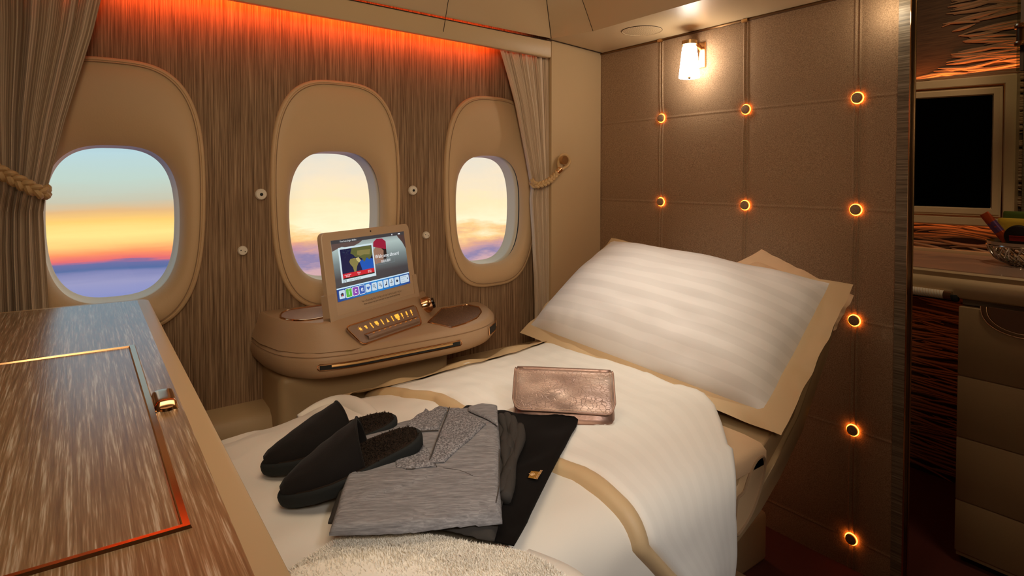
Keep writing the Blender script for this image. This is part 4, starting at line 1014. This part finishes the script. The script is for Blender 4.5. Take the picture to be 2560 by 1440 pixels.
# clutch
t = thing('clutch_bag', (.84, .92, .53), 'metallic rose leather clutch with stitched flap lying on the duvet', 'clutch')
k00, k10 = P(1279, 1060, 'Z', .535), P(1541, 1070, 'Z', .535); k01, k11 = P(1290, 917, 'Z', .632), P(1530, 927, 'Z', .632)
kn = (k10-k00).cross(k01-k00).normalized()
if kn.z < 0: kn = -kn
def kp(u, v, h=0.): return k00.lerp(k10, u).lerp(k01.lerp(k11, u), v)+kn*h
back = V(kn.x, kn.y, 0).normalized()*-1
def body_ring(v, th, ins):
    o = []
    for i in range(48):
        a = 2*PI*i/48; c, s = math.cos(a), math.sin(a); x = math.copysign(abs(c)**.35, c); y = math.copysign(abs(s)**.7, s)
        u = .5+(.5-ins)*x; p = kp(u, v); depth = th*(.5-.5*y) 
        o.append(p+back*depth+kn*.0)
    return o
b = B(); rings = []
for v, th, ins in ((-.005, .055, .02), (.0, .075, .004), (.04, .085, 0), (.12, .088, -.004), (.3, .075, .002), (.55, .056, .004), (.8, .034, .006), (.95, .018, .008), (1.0, .008, .012)):
    rings.append([V(p.x, p.y, max(p.z, bedz(p.x, p.y)+.014)) for p in body_ring(v, th, ins)])
b.loft(rings, True, True, True); obj('body', b, M['rosed'], t, 60)
def flap_pt(u, v, h):
    # rounded lower corners; v=0 lower edge, 1 top
    return kp(u, v, h)
fo = []
for i in range(8): a = PI+PI/2*i/7; fo.append((.10+.10*math.cos(a), .36+.20*math.sin(a)))
for i in range(8): a = 1.5*PI+PI/2*i/7; fo.append((.905+.10*math.cos(a), .33+.20*math.sin(a)))
left = [(0.0, .36), (.002, .7), (.012, 1.0)]
b = B(); NU, NV = 33, 25; rows = []
for j in range(NV):
    row = []
    for i in range(NU):
        u = i/(NU-1); v = j/(NV-1); du = min(u, 1-u)
        vb = .235-.03*u+(.2*(1-math.sqrt(max(0, 1-((.1-du)/.1)**2))) if du < .1 else 0)
        vv = lerp(vb, 1.0, v); puff = .010*math.sin(PI*min(1, max(0, u)))**.5*math.sin(PI*min(1, v*.93+.04))**.6
        top = -.012*sstep(.9, 1., v)
        row.append(kp(-.004+1.008*u, vv, .006+puff+.0045*nz(u*4, vv*5, 3)*math.sin(PI*u)+top))
    rows.append(row)
b.quad_grid(rows, NU, NV); 
edge = [r_[0] for r_ in reversed(rows)]+rows[0][1:]+[r_[-1] for r_ in rows[1:]]
b.quad_grid([edge, [p-kn*.006 for p in edge]], len(edge), 2); fl_ = obj('flap', b, M['rose'], t, 50)
b = B(); ed2 = [rows[j][1]+kn*.0008 for j in range(NV-1, 0, -1)]+[rows[1][i]+kn*.0010 for i in range(1, NU-1)]+[rows[j][-2]+kn*.0008 for j in range(1, NV)]
ed2 = resample(ed2, 260)
for i in range(0, 258, 2): b.tube([ed2[i], ed2[i].lerp(ed2[i+1], 1.3)], .0005, 4)
obj('stitching', b, M['thread'], fl_)
b = B(); b.tube([p-kn*.001 for p in edge], .0022, 6); obj('flap_piping', b, M['rosed'], fl_)
# fleece blanket
BZ = .545
bt = [P(835, 1352, 'Z', BZ), P(905, 1348, 'Z', BZ), P(1010, 1336, 'Z', BZ), P(1120, 1343, 'Z', BZ), P(1230, 1352, 'Z', BZ), P(1315, 1368, 'Z', BZ)]
rt = [P(1315, 1368, 'Z', BZ), P(1390, 1400, 'Z', BZ), P(1450, 1440, 'Z', BZ), P(1520, 1520, 'Z', BZ)]
rt = list(reversed(rt)); lt_ = [V(.145, .675, 0), V(.20, .76, 0), P(835, 1352, 'Z', BZ)]; bb_ = [lt_[0], V(.30, .655, 0), rt[0]]
G = coons(bb_, rt, bt, lt_, 50, 30)
t = thing('blanket', (.4, .72, .53), 'fluffy cream fleece blanket at the bottom edge of the bed', 'blanket')
zk = lambda x, y: bedz(x, y)+.004
b = cloth_slab(G, zk, .020, .03, .004, 11); obj('base_cloth', b, M['fleece'], t, 180)
b = B()
def sampb(rg):
    j, i = rg.uniform(0, 28.99), rg.uniform(0, 48.99); J, I = int(j), int(i); p = G[J][I].lerp(G[J][I+1], i-I).lerp(G[J+1][I].lerp(G[J+1][I+1], i-I), j-J)
    d = min(i, 49-i, j, 29-j)/4; e = min(1, d); e = math.sqrt(e*(2-e)); cl_ = 0.6+.8*nz(p.x*40, p.y*40, 0)
    return V(p.x, p.y, zk(p.x, p.y)+.020*(.35+.65*e)-.001), (V(.25*nz(p.x*30, p.y*30, 4), .45+.3*nz(p.x*25, p.y*25, 9), .8)).normalized()
tufts(b, sampb, 32000, .0080, .0010, 8, .5); f_ = obj('pile', b, M['fleece'], t, recalc=False); f_['kind'] = 'stuff'
hb = [P(1300, 1366, 'Z', BZ), P(1390, 1402, 'Z', BZ), P(1450, 1442, 'Z', BZ), P(1510, 1520, 'Z', BZ)]
rows = [[V(p.x+o_*.9, p.y+o_*.55, bedz(p.x+o_*.9, p.y+o_*.55)+hh) for p in smooth(hb, 30)] for o_, hh in ((-.004, .014), (.006, .016), (.022, .012), (.034, .008), (.036, .003))]
b = B(); b.quad_grid(rows, 30, 5); obj('satin_border', b, M['linen'], t, 180)
# ================================================================== BEYOND THE PARTITION
# television
XT = 2.352
t = thing('television', (XT, .78, .88), 'black television screen in a cream frame with gold inner bead', 'television')
y1o, z1o, z0o = .526, 1.372, .888; y0o = 1.10
def fr_(d, x): return [V(x, y1o+d, z0o+d), V(x, y0o-d, z0o+d), V(x, y0o-d, z1o+.02-d), V(x, y1o+d, z1o-d)]
b = B(); b.loft([fr_(0, XT+.046), fr_(0, XT+.004), fr_(.004, XT), fr_(.026, XT), fr_(.030, XT+.004), fr_(.036, XT+.004), fr_(.040, XT+.001), fr_(.056, XT+.004), fr_(.062, XT+.014)], True, True, False); obj('frame', b, M['cream'], t, 25)
b = B(); b.tube([p+V(-.001, 0, 0) for p in fr_(.031, XT+.004)], .0035, 8, True); obj('gold_bead', b, M['gold'], t)
b = B(); b.poly([V(XT+.010, .588, .920), V(XT+.010, 1.04, .920), V(XT+.010, 1.04, 1.335), V(XT+.010, .588, 1.320)]); obj('screen', b, M['tv'], t)
# counter
ZT = .790; XC = 1.915
t = thing('counter', (2.15, .5, .69), 'cream edged counter shelf below the black television', 'counter')
yc0, yc1 = -.30, 1.2
b = B(); pr = lambda y: [V(XR-.004, y, ZT-.004), V(XC+.02, y, ZT-.004), V(XC+.008, y, ZT-.0005), V(XC+.003, y, ZT-.006), V(XC+.006, y, ZT-.018), V(XC-.002, y, ZT-.024), V(XC-.006, y, ZT-.034), V(XC-.004, y, ZT-.066), V(XC+.004, y, ZT-.072), V(XR-.004, y, ZT-.072)]
b.loft([pr(yc0), pr(yc1)], True, True, True); obj('slab', b, M['cream'], t, 50)
b = B(); b.box((XC+.016, yc0+.01, ZT-.004), (XR-.03, yc1-.01, ZT+.001)); obj('top_inlay', b, plain('mauve_top', (170, 140, 122), .3, coat=.3), t)
b = B(); b.box((XR-.03, yc0, ZT-.004), (XR-.006, yc1, ZT+.012), .002); obj('back_lip', b, M['cream'], t)
b = B(); b.box((XC+.012, .40-.7, ZT-.088), (XC+.03, .535, ZT-.070)); obj('under_rail', b, M['woodh'], t)
hy0, hy1 = P(2290, 730, 'X', XC).y+.10, P(2366, 737, 'X', XC).y
hz = P(2340, 732, 'X', XC).z
b = B(); b.box((XC-.0055, P(2397, 730, 'X', XC).y, ZT-.082), (XC+.012, .72, ZT-.062), .004); obj('handle_recess', b, M['black'], t)
b = B(); b.tube([V(XC-.012, hy0, hz), V(XC-.012, hy1, hz)], .0115, 14); h_ = obj('pull_handle', b, M['white'], t)
b = B()
for k in range(26):
    y = lerp(hy0, hy1, k/26); b.tube([V(XC-.012+.0117*math.cos(a), y+.005*math.sin(a*1.0), hz+.0117*math.sin(a)) for a in [2*PI*q/12 for q in range(13)]], .0006, 4)
obj('wrap_pattern', b, M['rope'], h_)
b = B(); b.tube([V(XC-.012, hy1+.002, hz), V(XC-.012, hy1-.016, hz)], .0118, 14); obj('handle_cap', b, M['silver'], h_)
# minibar cabinet
XM = 1.905; ym1 = .538
t = thing('minibar_cabinet', (2.1, .3, 0), 'tall cream cabinet with horizontal grooves and recessed half moon handle', 'cabinet')
b = B(); zt_ = .700
zl_ = [P(2398, y, 'X', XM).z for y in (938, 1092, 1250)]; lev = [zt_]+zl_+[.03]
for k in range(4):
    b.box((XM, -.30, lev[k+1]+.0012), (XM+.40, ym1, lev[k]-.0012), .0025, 2)
b.box((XM+.004, -.295, .02), (XM+.395, ym1-.003, zt_-.01))
obj('front_panels', b, M['cream_dim'], t)
b = B(); b.box((XM+.02, -.28, 0), (XM+.38, ym1-.01, .03)); obj('plinth', b, M['seam'], t)
hc = P(2560, 782, 'X', XM); hl = P(2452, 782, 'X', XM); hw_ = hl.y-hc.y; hbz = P(2530, 843, 'X', XM).z
def half(sc, x, dz=0): return [V(x, hc.y+hw_*sc*math.cos(PI*k/24), hc.z+.002+dz-(hc.z-hbz)*sc*math.sin(PI*k/24)**.8) for k in range(25)]
b = B(); b.poly(half(1., XM-.0012)); hd = obj('handle', b, M['bronze'], t)
b = B(); b.tube(half(1., XM-.002), .0016, 6); b.tube(half(.86, XM-.0022), .0012, 6); obj('handle_rim', b, M['gold'], hd)
b = B(); b.prism(half(.80, XM-.001), (-.004, 0, 0)); obj('handle_lip', b, plain('chestnut_lip', (110, 72, 46), .4), hd)
# bowl of snacks
t = thing('fruit_bowl', (2.17, .44, ZT), 'silver lattice bowl of snacks on the counter', 'bowl')
bc = V(2.20, P(2560, 640, 'X', 2.20).y-.012, ZT+.0045); rb_ = .098
pf = [(.042, 0), (.060, .004), (.078, .016), (.090, .034), (.097, .054), (.098, .062)]
b = B(); b.lathe([(.0003, .003), (.044, .003), (.046, 0), (.040, -.001)], Matrix.Translation(bc), 40, False); obj('base', b, M['silver'], t)
b = B(); rg = random.Random(5)
def bp(a, h): return bc+V(interp([(h_, r_) for r_, h_ in pf], h)*math.cos(a), interp([(h_, r_) for r_, h_ in pf], h)*math.sin(a), h)
for ring_h in (.001, .055): b.tube([bp(2*PI*k/48, ring_h) for k in range(48)], .0025, 6, True)
for k in range(30):
    a = 2*PI*k/30; 
    for s in (1, -1):
        a1 = a+s*rg.uniform(.18, .5); b.tube([bp(lerp(a, a1, q/8), .001+.054*q/8) for q in range(9)], .0024, 5)
obj('lattice', b, M['silver'], t)
b = B(); b.lathe([(.0970, .053), (.0985, .062), (.0995, .0665), (.0975, .0668), (.0955, .055)], Matrix.Translation(bc), 48, False); obj('rim', b, M['silver'], t)
def packet(name, c, sx, sy, sz, rot, m, label, cat, band=None):
    mm = Matrix.Translation(c) @ rot.to_4x4(); t = thing(name, c, label, cat)
    b = B(); rows = []
    for j in range(13):
        v = j/12*2-1; row = []
        for i in range(20):
            a = 2*PI*i/20; e = max(.03, (1-abs(v)**3))**.5; row.append(mm @ V(sx*math.cos(a)*(.9+.1*e), sy*math.sin(a)*e+.0012*nz(i, j*.7, sx*90), sz*v))
        rows.append(row)
    b.loft(rows, True, True, True); obj('wrapper', b, m, t, 50)
    if band:
        b = B(); b.loft([[mm @ V(sx*1.02*math.cos(2*PI*i/20), sy*1.03*math.sin(2*PI*i/20), sz*v) for i in range(20)] for v in (-.35, .0, .35)]); obj('wrapper_band', b, band, t)
    return t
from mathutils import Euler
tow = Matrix.Rotation(-PI/2, 3, 'Z')
a0, a1 = P(2472, 545, 'X', 2.18), P(2505, 590, 'X', 2.18)
packet('chocolate_bar', (a0+a1)/2, .013, .006, .048, Euler((-.62, 0, 0)).to_matrix() @ tow, M['orange'], 'orange and purple foil chocolate bar sticking out of the bowl', 'snack bar', M['purple'])
packet('snack_packet', P(2535, 575, 'X', 2.235), .038, .008, .036, Euler((0, -.25, 0)).to_matrix() @ tow, M['yellow'], 'yellow snack packet at the back of the bowl', 'snack packet', None)
packet('snack_pouch', P(2550, 553, 'X', 2.27), .040, .006, .030, Euler((0, -.2, 0)).to_matrix() @ tow, M['green'], 'green snack pouch behind the yellow packet', 'snack pouch')
c = P(2548, 592, 'X', 2.165); t2 = thing('round_snack_pack', c, 'round dark snack pack with red stripe in front of the bowl contents', 'snack pack')
mm = Matrix.Translation(c) @ Euler((0, -PI/2-.25, 0)).to_matrix().to_4x4()
b = B(); b.lathe([(.030, -.006), (.034, -.004), (.034, .004), (.031, .0065), (.0003, .007)], mm, 36); obj('pack', b, M['pack'], t2)
b = B(); b.box((-.010, -.036, .0066), (.004, .02, .0082), .001, 2, mm); obj('stripe', b, M['red'], t2)
# glass partition with gold clamp
g0, g1 = P(2534, 0, 'X', 2.10), P(2546, 178, 'X', 2.10)
t = thing('glass_partition', (2.10, g1.y-.05, g1.z), 'clear glass divider edge with gold banded clamp above the television', 'glass divider')
b = B(); b.box((2.095, g1.y-.16, g1.z), (2.107, g1.y+.004, 1.98), .001); obj('glass_sheet', b, M['glass2'], t)
b = B(); b.box((2.093, g1.y-.012, g1.z), (2.109, g1.y-.004, 1.98)); obj('edge_strip', b, M['seam'], t)
cz0, cz1 = P(2540, 112, 'X', 2.10).z, P(2540, 68, 'X', 2.10).z
mm = Matrix.Translation(V(2.10, g1.y-.012, 0))
b = B(); b.lathe([(.018, cz0), (.018, cz1)], mm, 24); obj('clamp', b, M['bronze'], t)
for z in (cz0, cz1):
    b = B(); b.lathe([(.018, z-.007), (.022, z-.006), (.023, z), (.022, z+.006), (.018, z+.007)], mm, 24); obj('clamp_ring', b, M['gold'], t)
# streaked side panel right of the television
b = B(); b.box((2.385, -1.2, ZT), (2.41, .515, 1.40)); obj('streaked_panel', b, M['woodh'], wa)
# ================================================================== LIGHT
def area(name, loc, rot, sx, sy, w, col, spread=None):
    l = bpy.data.lights.new(name, 'AREA'); l.shape = 'RECTANGLE'; l.size = sx; l.size_y = sy; l.energy = w; l.color = col
    if spread: l.spread = spread
    o = bpy.data.objects.new(name, l); C.objects.link(o); o.location = loc; o.rotation_euler = rot; return o
def aim(o, tgt):
    o.rotation_euler = (Vector(tgt)-o.location).to_track_quat('-Z', 'Y').to_euler(); return o
WARM = (1, .78, .52)
area('cabin_fill', (.35, .75, 1.92), (0, 0, 0), .9, .6, 2.6, (1, .80, .56), math.radians(110))  # added ambient fill under the ceiling, no fixture behind it
area('cove_light', (-.03, 1.580, 1.520), (math.radians(72), 0, 0), 2.6, .02, 7.0, (1, .10, .012), math.radians(125))
def spot(name, loc, tgt, w, ang, col, r=.03, blend=.6):
    l = bpy.data.lights.new(name, 'SPOT'); l.energy = w; l.spot_size = math.radians(ang); l.spot_blend = blend; l.color = col; l.shadow_soft_size = r
    o = bpy.data.objects.new(name, l); C.objects.link(o); o.location = loc; return aim(o, tgt)
spot('reading_light', (1.15, .95, 1.9), (1.08, 1.10, .52), 80, 42, (1, .93, .78), .03, .9)
spot('wall_wash_fill', (-.1, -.35, 1.55), (1.15, 1.64, 1.18), 50, 78, (1, .76, .50), .25, 1.)  # added fill from behind the camera, favours the upper walls
spot('drape_fill', (.25, -.6, 1.6), (.62, .62, .36), 46, 38, (1, .97, .93), .12, .9)  # spot added only to brighten the hanging side of the duvet
spot('pillow_fill', (.55, 1.15, 1.8), (1.36, 1.04, .70), 20, 36, (1, .93, .82), .05, 1.)  # extra spot added to lift the pillow, not a cabin fixture
def point(name, loc, w, col, r=.02):
    l = bpy.data.lights.new(name, 'POINT'); l.energy = w; l.color = col; l.shadow_soft_size = r
    o = bpy.data.objects.new(name, l); C.objects.link(o); o.location = loc; return o
point('post_light', (1.585, .608, 1.46), .34, (1, .88, .66), .015)
spot('suite_fill', (1.75, .30, 1.85), (2.35, .62, 1.12), 12, 115, (1, .74, .46), .08, 1.)  # fill added to brighten the television frame, no lamp stands here
point('under_seat_light', (1.57, 1.15, .30), .35, (1, .22, .04), .02)
area('screen_top_glow', (XR-.02, .8, 1.395), (PI, 0, 0), .03, .6, .45, (1, .25, .05))
area('screen_bottom_glow', (XR-.02, .8, .885), (0, 0, 0), .03, .6, .07, (1, .25, .05))
area('counter_glow', (2.15, .8, ZT-.09), (0, 0, 0), .3, .5, .12, (1, .22, .05))
# world: dawn sky seen from altitude
w = bpy.data.worlds.new('dawn_sky'); S.world = w; w.use_nodes = True; nt = w.node_tree; nt.nodes.clear()
class WN(NT):
    def __init__(s, t): s.t = t; s.n = t.nodes; s.l = t.links
n = WN(nt); co = n.new('ShaderNodeTexCoord'); se = n.new('ShaderNodeSeparateXYZ'); n.l.new(co.outputs['Generated'], se.inputs[0])
mp_ = n.new('ShaderNodeMapping'); mp_.inputs['Scale'].default_value = (2.2, 2.2, 22); n.l.new(co.outputs['Generated'], mp_.inputs[0])
c1 = n.noise(mp_.outputs[0], 1.6, 5, .55)
mp2 = n.new('ShaderNodeMapping'); mp2.inputs['Scale'].default_value = (7, 7, 26); n.l.new(co.outputs['Generated'], mp2.inputs[0]); c2 = n.noise(mp2.outputs[0], 1.5, 6, .6)
el = n.math('ADD', se.outputs[2], n.math('MULTIPLY', n.math('SUBTRACT', c1, .5), .030))
el2 = n.math('ADD', se.outputs[2], n.math('MULTIPLY', n.math('SUBTRACT', c2, .5), .085))
def ramp_el(fac, st):
    f = n.math('MULTIPLY_ADD', fac, 1/.40); n.n[-1].inputs[2].default_value = .28/.40
    st = sorted(st); return n.ramp(f, [((e+.28)/.40, lin(c)) for e, c in st])
ra = ramp_el(el, [(.08, (150, 185, 205)), (.04, (183, 212, 218)), (.0, (190, 210, 200)), (-.03, (200, 195, 172)), (-.045, (228, 184, 130)), (-.062, (255, 206, 115)), (-.078, (255, 228, 142)), (-.092, (255, 205, 125)), (-.104, (252, 150, 100)), (-.114, (232, 110, 110)), (-.1165, (110, 110, 160)), (-.126, (86, 108, 158)), (-.132, (128, 132, 178)), (-.145, (152, 152, 192)), (-.175, (130, 140, 196)), (-.26, (108, 120, 172))])
rb = ramp_el(el2, [(.06, (222, 220, 210)), (.0, (244, 226, 198)), (-.04, (255, 232, 186)), (-.078, (255, 244, 204)), (-.094, (252, 205, 140)), (-.106, (226, 168, 138)), (-.118, (196, 152, 160)), (-.132, (142, 130, 168)), (-.145, (206, 166, 172)), (-.175, (226, 178, 170)), (-.26, (200, 160, 170))])
az = n.math('ARCTAN2', se.outputs[0], se.outputs[1])
mr = n.new('ShaderNodeMapRange'); mr.inputs[1].default_value = .18; mr.inputs[2].default_value = .30; n.l.new(az, mr.inputs[0])
mx = n.new('ShaderNodeMix', data_type='RGBA'); n.l.new(mr.outputs[0], mx.inputs[0]); n.l.new(ra, mx.inputs[6]); n.l.new(rb, mx.inputs[7])
bg = n.new('ShaderNodeBackground'); bg.inputs['Strength'].default_value = 1.12; n.l.new(mx.outputs[2], bg.inputs[0])
wo = n.new('ShaderNodeOutputWorld'); n.l.new(bg.outputs[0], wo.inputs[0])
# ================================================================== CAMERA
cd = bpy.data.cameras.new('camera'); cam = bpy.data.objects.new('camera', cd); C.objects.link(cam); S.camera = cam
cam.location = (0, 0, CAMH); cam.rotation_euler = (PI/2-PITCH, 0, -YAW)
cd.sensor_fit = 'HORIZONTAL'; cd.sensor_width = 36; cd.lens = 36*FPX/2560; cd.shift_y = -(720-CY)/2560; cd.clip_start = .01
S.view_settings.view_transform = 'Standard'; S.view_settings.look = 'None'; S.view_settings.exposure = 0
S.cycles.use_adaptive_sampling = True; S.cycles.adaptive_threshold = .03; S.cycles.max_bounces = 7; S.cycles.diffuse_bounces = 4; S.cycles.glossy_bounces = 4; S.cycles.transparent_max_bounces = 8; S.cycles.use_denoising = True; S.cycles.sample_clamp_indirect = 4.
